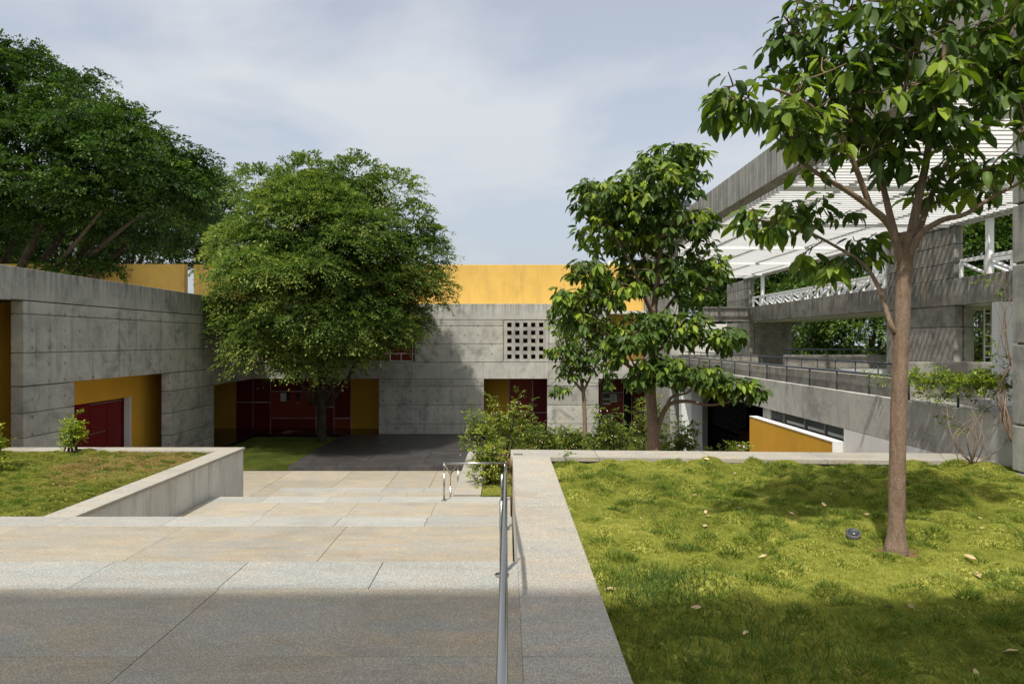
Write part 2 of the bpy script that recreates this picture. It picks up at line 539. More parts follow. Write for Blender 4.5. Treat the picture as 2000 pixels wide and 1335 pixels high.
# ------------------------------------------------------------------ planters
lp = thing('planter', 'long left planter with pale stained cement walls and granite coping', 'planter', (-9, 12.6, -3.1), 'raised planters beside the steps')
box('wall', -6.42, -6.085, E3 + 0.03, 15.42, -3.08, -0.81, 'cement', lp)
box('wall', -14, -6.085, 15.42, 15.76, -3.08, -0.812, 'cement', lp)
for y0, y1 in zip(steps(E3 + 0.03, 15.28, 1.45)[:-1], steps(E3 + 0.03, 15.28, 1.45)[1:]):
    box('coping_slab', -6.50, -6.05, y0 + 0.004, y1 - 0.004, -0.805, -0.75, 'coping', lp, 0.004)
for x0, x1 in zip(steps(-14, -6.05, 1.6)[:-1], steps(-14, -6.05, 1.6)[1:]):
    box('coping_slab', x0 + 0.004, x1 - 0.004, 15.285, 15.80, -0.805, -0.75, 'coping', lp, 0.004)

rp = thing('planter', 'wide right planter with granite coping holding the lumpy lawn', 'planter', (3.4, 5, -3.1), 'raised planters beside the steps')
box('wall', 0.088, 0.42, -3.0, 10.36, -3.08, -0.062, 'cement', rp)
mesh('wall', [(0.09, 10.40, -3.08), (6.9, 10.02, -3.08), (6.9, 10.30, -3.08), (0.09, 10.68, -3.08),
              (0.09, 10.40, -0.062), (6.9, 10.02, -0.062), (6.9, 10.30, -0.062), (0.09, 10.68, -0.062)],
     [(0, 3, 2, 1), (4, 5, 6, 7), (0, 1, 5, 4), (1, 2, 6, 5), (2, 3, 7, 6), (3, 0, 4, 7)], 'cement', rp)
cy = [-3.0, -1.2, 0.4, 2.0, 3.685, 4.72, 7.1, 8.75, 10.04]
for y0, y1 in zip(cy[:-1], cy[1:]):
    box('coping_slab', 0.0835, 0.63, y0 + 0.003, y1 - 0.003, -0.058, 0.0, 'coping', rp, 0.003)
def quad_slab(name, p, z0, z1, mat, parent):
    V = [(x, y, z0) for x, y in p] + [(x, y, z1) for x, y in p]
    return mesh(name, V, [(3, 2, 1, 0), (4, 5, 6, 7), (0, 1, 5, 4), (1, 2, 6, 5), (2, 3, 7, 6), (3, 0, 4, 7)], mat, parent)
fx = [0.06, 1.35, 3.0, 4.6, 5.9, 6.92]
for a, b in zip(fx[:-1], fx[1:]):
    yo = lambda x: 10.74 - 0.057 * x
    yi = lambda x: 10.08 - 0.063 * x
    if a < 0.1:
        quad_slab('coping_slab', [(a, 10.045), (b - 0.004, yi(b)), (b - 0.004, yo(b)), (a, yo(a))], -0.058, 0.0, 'coping', rp)
    else:
        quad_slab('coping_slab', [(a + 0.004, yi(a)), (b - 0.004, yi(b)), (b - 0.004, yo(b)), (a + 0.004, yo(a))], -0.058, 0.0, 'coping', rp)
box('drain_plate', 0.10, 0.24, 10.22, 10.32, 0.001, 0.006, 'lead', rp)

bp = thing('planter', 'lower planter of flowering shrubs edged by a broad pale kerb', 'planter', (2, 17, -3.1), 'raised planters beside the steps')
box('wall', -1.07, -0.8, E2 + 0.03, 20.0, -3.08, -1.56, 'cement', bp)
box('wall', -0.8, 6.7, 19.75, 20.0, -3.08, -1.6, 'cement', bp)
for y0, y1 in zip([E2 + 0.03, 16.1, 18.0], [16.1, 18.0, 20.03]):
    box('coping_slab', -1.11, -0.54, y0 + 0.004, y1 - 0.004, -1.55, -1.47, 'coping', bp, 0.006)
box('soil', -0.79, 6.7, E2 + 0.03, 19.74, -3.08, -1.56, 'soil', bp)
box('soil', 0.10, 6.7, 10.72, E2 + 0.02, -3.08, -1.57, 'soil', bp)

# ------------------------------------------------------------------ lawns (soil sheet with mounds + short grass blades)
def grass_mat(name, dark, mid, light, dry=None, dry_amt=0.0):
    M = Mat(name, 0.65, 0.2)
    p = M.pos()
    n = M.noise(p, 0.9, 4, 0.6, 0.3)
    f = M.noise(p, 14, 3, 0.6)
    g = M.noise(p, 120, 2, 0.6)
    a = M.math('ADD', M.math('MULTIPLY', n, 0.45), M.math('ADD', M.math('MULTIPLY', f, 0.3), M.math('MULTIPLY', g, 0.25)))
    c = M.ramp(a, [(0.34, dark), (0.5, mid), (0.66, light)])
    if dry is not None:
        vd = M.node('ShaderNodeVectorMath', operation='DISTANCE')
        M.put(vd.inputs[0], M.map(p, (1.0, 0.55, 0.0)))
        vd.inputs[1].default_value = (-7.6, 7.6, 0)
        fld = M.math('ADD', M.math('MULTIPLY', vd.outputs['Value'], 0.36), M.math('MULTIPLY', M.noise(p, 1.7, 5, 0.7, 0.6), 1.0))
        dn = M.ramp(fld, [(0.72, 1.0), (1.05, 0.0)])
        c = M.mix(M.math('MULTIPLY', dn, dry_amt), c, dry)
    M.col(c)
    tr = M.node('ShaderNodeBsdfTranslucent')
    M.put(tr.inputs['Color'], c)
    ms = M.node('ShaderNodeMixShader')
    ms.inputs[0].default_value = 0.4
    o = M.nt.nodes['Material Output']
    M.nt.links.new(M.b.outputs[0], ms.inputs[1])
    M.nt.links.new(tr.outputs[0], ms.inputs[2])
    M.nt.links.new(ms.outputs[0], o.inputs['Surface'])
    return M.m
MT['turf'] = grass_mat('carpet grass', S(112, 126, 52), S(174, 180, 80), S(218, 214, 120))
MT['turf_left'] = grass_mat('carpet grass, partly dry', S(106, 116, 50), S(162, 168, 74), S(204, 200, 104), S(194, 162, 114), 0.62)
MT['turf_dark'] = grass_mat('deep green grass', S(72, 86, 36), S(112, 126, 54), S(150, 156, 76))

def grass_nodes(name, density, height, width, mat, seed, lean=0.5):
    ng = bpy.data.node_groups.new(name, 'GeometryNodeTree')
    ng.interface.new_socket('Geometry', in_out='INPUT', socket_type='NodeSocketGeometry')
    ng.interface.new_socket('Geometry', in_out='OUTPUT', socket_type='NodeSocketGeometry')
    N = ng.nodes
    L = ng.links.new
    gi, go = N.new('NodeGroupInput'), N.new('NodeGroupOutput')
    d = N.new('GeometryNodeDistributePointsOnFaces')
    d.inputs['Density'].default_value = density
    d.inputs['Seed'].default_value = seed
    L(gi.outputs[0], d.inputs['Mesh'])
    jt = N.new('GeometryNodeJoinGeometry')
    rr = random.Random(seed)
    for k in range(5):
        cone = N.new('GeometryNodeMeshCone')
        cone.inputs['Vertices'].default_value = 3
        cone.inputs['Side Segments'].default_value = 1
        cone.inputs['Radius Top'].default_value = 0.0
        cone.inputs['Radius Bottom'].default_value = width
        cone.inputs['Depth'].default_value = height * rr.uniform(0.7, 1.15)
        tf = N.new('GeometryNodeTransform')
        a = 2 * math.pi * (k + rr.random() * 0.6) / 5
        le = lean * rr.uniform(0.35, 1.25)
        tf.inputs['Rotation'].default_value = (le * math.cos(a), le * math.sin(a), rr.random() * 3)
        tf.inputs['Translation'].default_value = (width * 2.4 * math.sin(a), -width * 2.4 * math.cos(a), -0.004)
        L(cone.outputs['Mesh'], tf.inputs['Geometry'])
        L(tf.outputs[0], jt.inputs[0])
    sm = N.new('GeometryNodeSetMaterial')
    sm.inputs['Material'].default_value = mat
    L(jt.outputs[0], sm.inputs['Geometry'])
    rv = N.new('FunctionNodeRandomValue')
    rv.data_type = 'FLOAT_VECTOR'
    rv.inputs['Min'].default_value = (0, 0, 0)
    rv.inputs['Max'].default_value = (0, 0, 6.283)
    rs = N.new('FunctionNodeRandomValue')
    rs.data_type = 'FLOAT'
    rs.inputs[2].default_value = 0.6
    rs.inputs[3].default_value = 1.3
    rot = N.new('FunctionNodeRotateRotation')
    rot.rotation_space = 'LOCAL'
    L(d.outputs['Rotation'], rot.inputs[0])
    e2r = N.new('FunctionNodeEulerToRotation')
    L(rv.outputs[0], e2r.inputs[0])
    L(e2r.outputs[0], rot.inputs[1])
    iop = N.new('GeometryNodeInstanceOnPoints')
    L(d.outputs['Points'], iop.inputs['Points'])
    L(sm.outputs[0], iop.inputs['Instance'])
    L(rot.outputs[0], iop.inputs['Rotation'])
    L(rs.outputs[1], iop.inputs['Scale'])
    j2 = N.new('GeometryNodeJoinGeometry')
    L(gi.outputs[0], j2.inputs[0])
    L(iop.outputs[0], j2.inputs[0])
    L(j2.outputs[0], go.inputs[0])
    return ng

def lawn(name, label, poly_fn, x0, x1, y0, y1, z, res, mound_h, mound_r, mound_n, density, bh, bw, mat, seed, dips=()):
    rng = np.random.default_rng(seed)
    nx, ny = int((x1 - x0) / res) + 1, int((y1 - y0) / res) + 1
    X, Y = np.meshgrid(np.linspace(x0, x1, nx), np.linspace(y0, y1, ny))
    Zh = np.zeros_like(X)
    mx, my = rng.uniform(x0, x1, mound_n), rng.uniform(y0, y1, mound_n)
    mr = mound_r * rng.uniform(0.5, 1.5, mound_n)
    mh = mound_h * rng.uniform(0.25, 1.2, mound_n) * (mr / mound_r) ** 0.5
    asp = rng.uniform(0.6, 1.5, mound_n)
    for a, b, r, h, q in zip(mx, my, mr, mh, asp):
        i0, i1 = np.searchsorted(X[0], [a - 2 * r, a + 2 * r])
        j0, j1 = np.searchsorted(Y[:, 0], [b - 2 * r, b + 2 * r])
        sx, sy = X[j0:j1, i0:i1] - a, Y[j0:j1, i0:i1] - b
        d2 = (sx / q) ** 2 + (sy * q) ** 2
        bump = h * np.clip(1 - d2 / (r * r), 0, 1) ** 0.65
        Zh[j0:j1, i0:i1] = np.maximum(Zh[j0:j1, i0:i1], bump)
    # slow undulation
    Zh += 0.02 * np.sin(X * 1.3 + 1) * np.cos(Y * 0.9) * (mound_h > 0.02)
    for a, b, r, h in dips:
        Zh += h * np.exp(-((X - a) ** 2 + (Y - b) ** 2) / (r * r))
    edge = np.minimum(np.minimum(X - x0, x1 - X), np.minimum(Y - y0, y1 - Y))
    Zh *= np.clip(edge / 0.12 + 0.25, 0, 1)
    verts = np.stack([X, Y, Zh + z], -1).reshape(-1, 3)
    idx = np.arange(nx * ny).reshape(ny, nx)
    q = np.stack([idx[:-1, :-1], idx[:-1, 1:], idx[1:, 1:], idx[1:, :-1]], -1).reshape(-1, 4)
    cen = verts[q].mean(1)
    if poly_fn is not None:
        q = q[poly_fn(cen[:, 0], cen[:, 1])]
    me = bpy.data.meshes.new(name)
    me.from_pydata(verts.tolist(), [], q.tolist())
    me.polygons.foreach_set('use_smooth', [True] * len(me.polygons))
    me.materials.append(MT[mat])
    o = link(name, me, None)
    md = o.modifiers.new('grass', 'NODES')
    md.node_group = grass_nodes(name + '_nodes', density, bh, bw, MT[mat], seed)
    tag(o, label, 'grass', kind='stuff')
    return o, (X, Y, Zh + z)

g1, H1 = lawn('lawn_grass', 'lumpy bright green carpet grass around the near tree in the right planter',
              lambda x, y: (y < 10.08 - 0.063 * x), 0.60, 9.0, 1.2, 10.1, -0.10, 0.033, 0.085, 0.15, 820, 6500, 0.024, 0.0026, 'turf', 3,
              dips=[(3.36, 5.9, 0.22, -0.05), (6.6, 9.4, 0.6, 0.05)])
def ground_z(x, y):
    X, Y, Zg = H1
    i = int(np.clip(np.searchsorted(X[0], x), 0, X.shape[1] - 1))
    j = int(np.clip(np.searchsorted(Y[:, 0], y), 0, X.shape[0] - 1))
    return float(Zg[j, i])
lawn('lawn_grass', 'yellowing carpet grass with a dry brown patch in the left planter', None, -14, -6.5, E3 + 0.0, 15.28, -0.81, 0.05, 0.08, 0.14, 700,
     3000, 0.036, 0.0042, 'turf_left', 5)
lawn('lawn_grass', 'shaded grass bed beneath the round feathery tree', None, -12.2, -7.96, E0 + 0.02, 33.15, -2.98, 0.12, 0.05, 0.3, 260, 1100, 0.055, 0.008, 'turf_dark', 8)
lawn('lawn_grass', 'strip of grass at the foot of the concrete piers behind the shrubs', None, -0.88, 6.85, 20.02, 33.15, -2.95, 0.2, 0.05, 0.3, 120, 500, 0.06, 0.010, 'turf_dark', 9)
lawn('lawn_grass', 'small mown grass corner beside the pale kerb and handrail', None, -0.53, 0.07, E2 + 0.04, 17.0, -1.53, 0.06, 0.03, 0.16, 60, 2500, 0.045, 0.005, 'turf', 10)

# ================================================================== REAR BUILDING (facade plane Y = 33.2)
FY = 33.2
rb = thing('concrete_building', 'two storey exposed concrete block behind the round tree with yellow parapet and lattice screen', 'building', (0, FY, -2.83))
ZL, ZB, ZP, ZT = -0.12, 0.68, 2.746, 3.52
# lintel band and parapet band
for a, b in zip([-12.33, -6.23, -1.12, 2.0, 4.46], [-6.23, -1.12, 2.0, 4.46, 6.86]):
    box('beam', a + 0.001, b - 0.001, FY, FY + 0.34, ZL, ZB - 0.013, 'concrete_beam', rb, 0.006)
for a, b in zip([-12.33, -4.5, 0.6], [-4.5, 0.6, 4.98]):
    box('parapet', a + 0.001, b - 0.001, FY, FY + 0.34, ZP + 0.013, ZT, 'concrete_beam', rb, 0.006)
UP = [ZB, 1.576, 2.447, ZP]
panels(rb, 'y', FY + 0.004, 1, -4.48, -0.19, UP, 0.33)
panels(rb, 'y', FY + 0.004, 1, 2.06, 4.98, UP, 0.33)
box('beam_core', -12.3, 6.8, FY + 0.06, FY + 0.28, ZB - 0.03, ZB + 0.03, 'concrete_beam', rb)
box('beam_core', -4.4, 4.9, FY + 0.06, FY + 0.28, ZP - 0.03, ZP + 0.03, 'concrete_beam', rb)
LOW = [-2.83, -2.31, -1.40, -0.49, ZL]
panels(rb, 'y', FY + 0.003, 1, -6.23, -1.12, LOW, 0.335)
panels(rb, 'y', FY + 0.003, 1, 1.97, 4.46, LOW, 0.335)
# lattice screen with 5 x 5 square holes
def lattice(parent, u0, u1, z0, z1, y0, y1, nu, nz, first_u, first_z, pu, pz, hole):
    us, zs = [u0], [z0]
    for i in range(nu):
        us += [first_u + i * pu - hole / 2, first_u + i * pu + hole / 2]
    for i in range(nz):
        zs += [first_z + i * pz - hole / 2, first_z + i * pz + hole / 2]
    us.append(u1); zs.append(z1)
    V, Fc = [], []
    def vid(i, j, k):
        return (k * len(zs) + j) * len(us) + i
    for k, y in enumerate((y0, y1)):
        for z in zs:
            for u in us:
                V.append((u, y, z))
    ishole = lambda i, j: i % 2 == 1 and j % 2 == 1
    for i in range(len(us) - 1):
        for j in range(len(zs) - 1):
            a, b, c_, d_ = (i, j), (i + 1, j), (i + 1, j + 1), (i, j + 1)
            if not ishole(i, j):
                Fc.append(tuple(vid(*q, 0) for q in (a, b, c_, d_)))
                Fc.append(tuple(vid(*q, 1) for q in (d_, c_, b, a)))
            else:
                for p, q in ((a, b), (b, c_), (c_, d_), (d_, a)):
                    Fc.append((vid(*q, 0), vid(*p, 0), vid(*p, 1), vid(*q, 1)))
    return mesh('lattice_screen', V, Fc, 'concrete_beam', parent)
px_m = F / FY
zpx = lambda y: EYE - (y - VY) / px_m
lattice(rb, -0.165, 2.035, ZB + 0.02, ZP - 0.02, FY + 0.012, FY + 0.2, 5, 5, (995 - VX) / px_m, zpx(696), 15.5 / px_m, 15.5 / px_m, 0.215)
box('red_wall', -0.5, 2.4, FY + 0.75, FY + 0.8, ZB, ZP, 'maroon', rb)
# upper window of red panels and pale bars, left of the panels
wn_ = box('window', -12.2, -4.5, FY + 0.30, FY + 0.33, ZB + 0.02, ZP - 0.02, 'maroon', rb)
for x in (-12.0, -10.4, -8.8, -7.2, -5.72, -4.62):
    box('mullion', x - 0.02, x + 0.02, FY + 0.262, FY + 0.298, ZB + 0.05, ZP - 0.05, 'white_steel', wn_)
for z in (ZB + 0.06, ZB + 0.42, ZP - 0.25):
    box('transom', -12.15, -4.52, FY + 0.268, FY + 0.297, z - 0.018, z + 0.018, 'white_steel', wn_)
box('mullion', -5.2, -5.165, FY + 0.264, FY + 0.298, ZB + 0.08, ZB + 0.40, 'white_steel', wn_)
# roof and yellow parapet wall
box('roof', -26, 7.0, FY + 0.36, 46, 3.05, 3.2, 'cement', rb)
box('floor_slab', -18, 6.85, FY + 0.36, 40, 0.0, 0.5, 'cement', rb)
YW = 35.0
box('parapet_wall', -16.06, 4.95, YW, YW + 0.4, 3.22, 5.62, 'yellow', rb, 0.01)
box('parapet_wall', 4.952, 7.03, YW + 0.003, YW + 0.4, 0.5, 5.62, 'yellow', rb, 0.01)
box('parapet_wall', -30, -16.54, YW, YW + 0.4, 3.22, 5.66, 'yellow', rb, 0.01)
box('roof_box', 5.5, 6.1, 37, 37.6, 3.2, 6.05, 'white', rb)
# recessed ground floor wall, plane Y = 35.5
RY = 35.5
rx = lambda p: (p - VX) / F * RY
rz = lambda y: EYE - (y - VY) / F * RY
box('back_wall', -17.8, 8.6, RY + 0.06, RY + 0.3, -2.83, 0.0, 'white', rb)
box('yellow_wall', rx(380), rx(461), RY, RY + 0.058, -2.83, 0.0, 'yellow_deep', rb)
box('yellow_wall', rx(685.5), rx(760), RY, RY + 0.058, -2.83, 0.0, 'yellow_deep', rb)
box('yellow_wall', rx(930), rx(993), RY, RY + 0.058, -2.83, 0.0, 'yellow_deep', rb)
def red(x0, x1, y0, y1, mat, parent=rb, name='wall_panel', t=0.05, gap=0.022):
    """a laminate panel; pale joints are the wall behind showing between panels"""
    return box(name, rx(x0) + gap, rx(x1) - gap, RY + 0.06 - t, RY + 0.058, max(-2.83, rz(y1) + gap), min(-0.02, rz(y0) - gap), mat, parent, 0.003)
for a in [(461, 494, 730, 785, 'maroon'), (461, 494, 785, 838, 'maroon'), (494, 528, 730, 785, 'maroon'), (494, 528, 785, 838, 'maroon'),
          (528, 652, 730, 764, 'maroon'), (617.5, 652, 764, 794, 'rust'), (617.5, 652, 794, 838, 'maroon'),
          (528, 617, 816, 838, 'maroon'), (652, 685, 730, 816, 'maroon'), (652, 685, 816, 838, 'rust')]:
    red(*a)
for a, b in ((528, 573), (573, 617)):
    d = red(a, b, 764, 816, 'rust', name='door', t=0.06, gap=0.008)
    xm = rx(b) - 0.25 if a == 528 else rx(a) + 0.25
    tubes('handle', [([(xm, RY - 0.06, -1.66), (xm, RY - 0.06, -1.42)], 0.018)], 'steel', d, 6)
    box('glass_slot', xm - 0.12, xm + 0.1, RY - 0.006, RY - 0.002, rz(782), rz(766), 'glass', d)
nb = tag(box('notice_sheet', rx(548), rx(559.5), RY - 0.012, RY - 0.008, rz(783), rz(767), 'paper'), 'white notice sheet pinned on the rust red double door behind the tree', 'notice')
for a in [(994, 1040, 730, 805, 'rust'), (994, 1040, 805, 838, 'maroon'), (1040, 1080, 730, 805, 'maroon'), (1040, 1080, 805, 838, 'maroon')]:
    red(*a)
# entrance at the right: one leaf shut with posters, one beside a gap blacked out for shade
red(1160, 1174, 730, 838, 'maroon')
red(1174, 1218, 730, 766, 'maroon')
d1 = red(1174, 1218, 766, 806, 'rust', name='door', t=0.06)
red(1174, 1218, 806, 838, 'maroon')
box('doorway_shade_sheet', rx(1218) + 0.02, rx(1233), RY + 0.03, RY + 0.058, -2.83, -0.05, 'black', rb)  # black sheet painted in for the shade of the room beyond
d2 = red(1233, 1262, 764, 806, 'maroon', name='door', t=0.06)
red(1233, 1262, 730, 764, 'maroon')
red(1233, 1262, 806, 838, 'maroon')
box('glass_slot', rx(1237.5), rx(1240), RY - 0.006, RY - 0.003, rz(782), rz(765), 'glass', d2)
box('glass_slot', rx(1205), rx(1211.5), RY - 0.006, RY - 0.003, rz(785), rz(767), 'glass', d1)
tubes('handle', [([(rx(1209.5), RY - 0.05, rz(799)), (rx(1209.5), RY - 0.05, rz(790))], 0.018)], 'lead', d1, 6)
po = tag(box('poster', rx(1177), rx(1192.3), RY - 0.012, RY - 0.009, rz(790), rz(767), 'paper'), 'poster with a dark photo over a green drawing on the right hand door', 'poster')
box('print', rx(1178), rx(1191.3), RY - 0.015, RY - 0.0125, rz(776.5), rz(768), 'photo_print', po)
# two-lobed green drawing on the lower half of the poster
cx, cz = rx(1184.7), rz(783)
V, Fc = [], []
for sx in (-0.085, 0.085):
    b0 = len(V)
    V += [(cx + sx + 0.1 * math.cos(k * math.pi / 8), RY - 0.0128, cz + 0.07 * math.sin(k * math.pi / 8)) for k in range(16)]
    Fc.append(tuple(b0 + k for k in range(16)))
    V += [(v[0], v[1] - 0.0012 * (1 + (sx > 0)), v[2]) for v in V[b0:]]
    Fc.append(tuple(len(V) - 16 + k for k in range(16)))
mesh('print', V, Fc, 'green_print', po)
nt = tag(box('notice_sheet', rx(1193), rx(1204.3), RY - 0.012, RY - 0.009, rz(785), rz(769), 'paper'), 'white typed notice beside the poster on the right hand door', 'notice')
for k in range(7):
    box('print', rx(1194.2), rx(1203 - (k % 3)), RY - 0.014, RY - 0.0125, rz(782.6 - k * 1.75), rz(782 - k * 1.75), 'photo_print', nt)

# ================================================================== LEFT WING (wall plane X = -12.35, facing the court)
LX = -12.35
lw = thing('concrete_wing', 'long shaded concrete wing on the left with deep yellow recesses', 'building', (LX, 24, -2.83))
box('parapet', LX - 0.34, LX, 5.0, 17.0, ZP - 0.013, ZT + 0.05, 'concrete_beam', lw, 0.006)
box('parapet', LX - 0.34, LX, 17.002, 25.0, ZP + 0.013, ZT + 0.05, 'concrete_beam', lw, 0.006)
box('parapet', LX - 0.34, LX, 25.002, FY - 0.002, ZP + 0.013, ZT + 0.05, 'concrete_beam', lw, 0.006)
ly = lambda p: -LX * F / (VX - p)                 # depth of a point of this wall
panels(lw, 'x', LX - 0.004, -1, 17.45, FY - 0.01, [1.40, 2.40, ZP], 0.33)
panels(lw, 'x', LX - 0.004, -1, 17.45, FY - 0.01, [0.54, 1.40], 0.33)
box('wall_core', LX - 0.29, LX - 0.045, 17.5, FY - 0.1, 1.2, 1.6, 'concrete', lw)
panels(lw, 'x', LX - 0.004, -1, 17.45, 19.5, [-2.83, -2.2, -1.35, -0.78, -0.2 + 0.05, 0.54], 0.33)
panels(lw, 'x', LX - 0.004, -1, 25.06, 28.8, [-2.83, -2.3, -1.75, -0.95, -0.136, 0.54], 0.33)
box('beam', LX - 0.334, LX - 0.004, 28.802, FY - 0.01, -0.13, 0.527, 'concrete_beam', lw, 0.006)
# recessed yellow and red walls
IX = -13.5
box('yellow_wall', IX - 0.26, IX, 5.0, 19.55, -1.28, ZP, 'yellow_deep', lw)
box('red_panel', IX - 0.25, IX - 0.02, 5.0, 12.9, -2.83, -1.30, 'maroon', lw)
box('red_panel', IX - 0.25, IX - 0.02, 12.92, 19.55, -2.83, -1.30, 'maroon', lw)
iy = lambda p: -IX * F / (VX - p)
box('yellow_wall', IX - 0.24, IX, 19.56, 24.55, -0.29, 0.54, 'yellow_deep', lw)
box('yellow_wall', IX - 0.24, IX, 24.55, 27.0, -2.83, 0.54, 'yellow_deep', lw, 0.0)
box('door_jamb', IX - 0.243, IX - 0.006, 24.50, 24.548, -2.83, -0.294, 'white', lw)
box('yellow_wall', IX - 0.24, IX + 0.35, 27.0, 27.5, -0.05, 0.54, 'yellow_deep', lw)
box('passage_shade_slab', IX - 0.5, IX - 0.3, 27.0, 28.2, -2.83, 0.54, 'black', lw)  # black slab in place of the passage's own shade
for y0, y1, z0, z1 in [(19.6, 22.6, -2.83, -0.31), (22.63, 23.55, -2.83, -1.4), (22.63, 23.55, -1.37, -0.42), (23.58, 24.9, -2.83, -0.42), (22.63, 24.9, -0.39, -0.3)]:
    box('red_panel', IX - 0.36, IX - 0.31, y0, y1, z0, z1, 'maroon', lw)
box('back_wall', IX - 0.42, IX - 0.365, 19.6, 26.9, -2.83, -0.25, 'white', lw)
box('soffit', -20, LX - 0.36, 19.6, FY - 0.01, 0.56, 0.72, 'cement', lw)
box('roof', -22, LX - 0.36, 5.0, FY - 0.01, 2.95, 3.1, 'cement', lw)
box('outer_wall', -22, -21.7, 5.0, FY + 0.3, -2.9, 2.9, 'cement', lw)
box('back_block', -20, IX - 0.6, 27.6, 29.4, -2.83, 0.5, 'painted_gloom', lw)

# ================================================================== RIGHT RAMP PAVILION
RX = 6.9
rw = thing('ramp_pavilion', 'open concrete ramp pavilion on the right with piers and walkway', 'building', (RX, 20, -2.9))
ry = lambda p: RX * F / (p - VX)
# tower pier at the far end, carrying the long roof beam
TZ = [-2.95, -1.4, 0.68, 2.1, 3.6, 5.1, 5.86]
panels(rw, 'x', RX, 1, 28.9, 34.3, TZ, 0.36, 'concrete')
tubes('downpipe', [([(7.30, 28.75, -2.9), (7.30, 28.75, -0.1)], 0.06)], 'black', rw, 8)
# near pier at the right edge
panels(rw, 'y', 7.9, 1, 6.72, 8.3, [-3.0, -0.02, 0.60, 1.665, 2.72, 3.50, 4.6, 5.86], 1.18, 'concrete', 0.03)
# long roof beam
for a, b in zip([7.5, 17.5, 26.0], [17.5, 26.0, 34.3]):
    box('roof_beam', RX, RX + 0.46, a + 0.001, b - 0.001, 5.87, 6.80, 'concrete_beam', rw, 0.012)
# walkway beam along the court
for a, b in zip([9.09, 16.0, 22.5], [16.0, 22.5, 28.88]):
    box('walkway_beam', RX, RX + 0.30, a + 0.001, b - 0.001, -0.09, 0.68, 'concrete_beam', rw, 0.01)
box('upstand', RX + 0.14, RX + 0.28, 12.5, 28.85, 0.682, 1.03, 'concrete_dark', rw, 0.008)
# landing, walkway and ramp slabs
box('landing', RX + 0.301, 15.55, 9.09, 12.55, 0.30, 0.655, 'cement', rw)
for k in range(11):
    y = 9.34 + k * 0.28
    box('deck_board', RX + 0.32, 12.0, y, y + 0.262, 0.657, 0.672, 'concrete_dark', rw)
box('ramp_slab', RX + 0.301, 15.55, 12.56, 44, -0.09, 0.10, 'concrete_dark', rw)
box('landing_wall', RX + 0.33, 11.0, 12.4, 12.6, 0.674, 1.32, 'concrete_dark', rw, 0.01)
box('white_pier', 7.74, 8.3, 10.75, 10.9, 0.674, 2.32, 'white', rw, 0.006)
# far ramp parapets
box('ramp_parapet', 12.2, 17.2, 30.0, 30.2, 0.101, 1.10, 'concrete_dark', rw, 0.01)
box('ramp_parapet', 14.2, 17.2, 29.0, 29.2, 0.102, 0.52, 'white', rw, 0.01)
box('ramp_parapet', 8.5, 8.66, 14.5, 33.5, 0.102, 0.72, 'concrete_dark', rw, 0.01)
box('ramp_parapet', 9.6, 14.0, 38.0, 38.2, 0.102, 0.95, 'concrete_dark', rw, 0.01)
# upper ring beam, plane X = 15.6
UX = 15.6
for a, b in zip([17.0, 24.5, 31.0, 37.5], [24.5, 31.0, 37.5, 43.8]):
    box('ring_beam', UX, UX + 0.4, a + 0.001, b - 0.001, 2.96, 3.89, 'concrete_dark', rw, 0.012)
box('ring_beam', 12.6, UX - 0.002, 43.6, 43.95, 2.96, 3.89, 'concrete_dark', rw, 0.012)
box('upper_slab', UX + 0.402, 19.0, 17.0, 44, 2.93, 3.1, 'cement', rw)
# piers below and above the ring beam
def pier(y0, y1, fw):
    panels(rw, 'x', UX + 0.03, 1, y0, y1, [3.895, 4.45, 5.1, 5.72], 0.30, 'concrete_dark')
    panels(rw, 'x', UX + 0.03, 1, y0, y1, [-2.9, -0.6, 0.75, 2.2, 2.955], 0.30, 'concrete_dark')
    panels(rw, 'y', y0 - 0.02, 1, UX + 0.36, UX + 0.36 + fw, [-2.9, -0.6, 0.75, 2.2, 2.925], 0.3, 'concrete_dark')
pier(23.85, 28.1, 0.35)
pier(44.0, 48.5, 2.4)
# edge beam of the roof
for a, b in zip([9.0, 21.0, 33.0], [21.0, 33.0, 45.0]):
    box('edge_beam', UX - 0.02, UX + 0.38, a + 0.001, b - 0.001, 5.73, 5.98, 'concrete_beam', rw, 0.01)
# painted posts between ring beam and edge beam
for y in (42.1, 29.2, 28.45, 22.3, 20.2):
    box('post', UX + 0.08, UX + 0.26, y - 0.09, y + 0.09, 3.892, 5.728, 'white_steel', rw, 0.01)
# white wire-ladder frame behind the near bay
fr = empty('ladder_frame', (17.5, 25, 0.1)); fr.parent = rw; fr.location = Vector((17.5, 25, 0.1)) - base_of(rw)
for x in (17.47, 17.75):
    box('upright', x - 0.025, x + 0.025, 24.97, 25.03, 0.1, 2.92, 'white_steel', fr)
for k in range(7):
    box('rung', 17.496, 17.724, 24.98, 25.02, 0.3 + 0.4 * k, 0.34 + 0.4 * k, 'white_steel', fr)

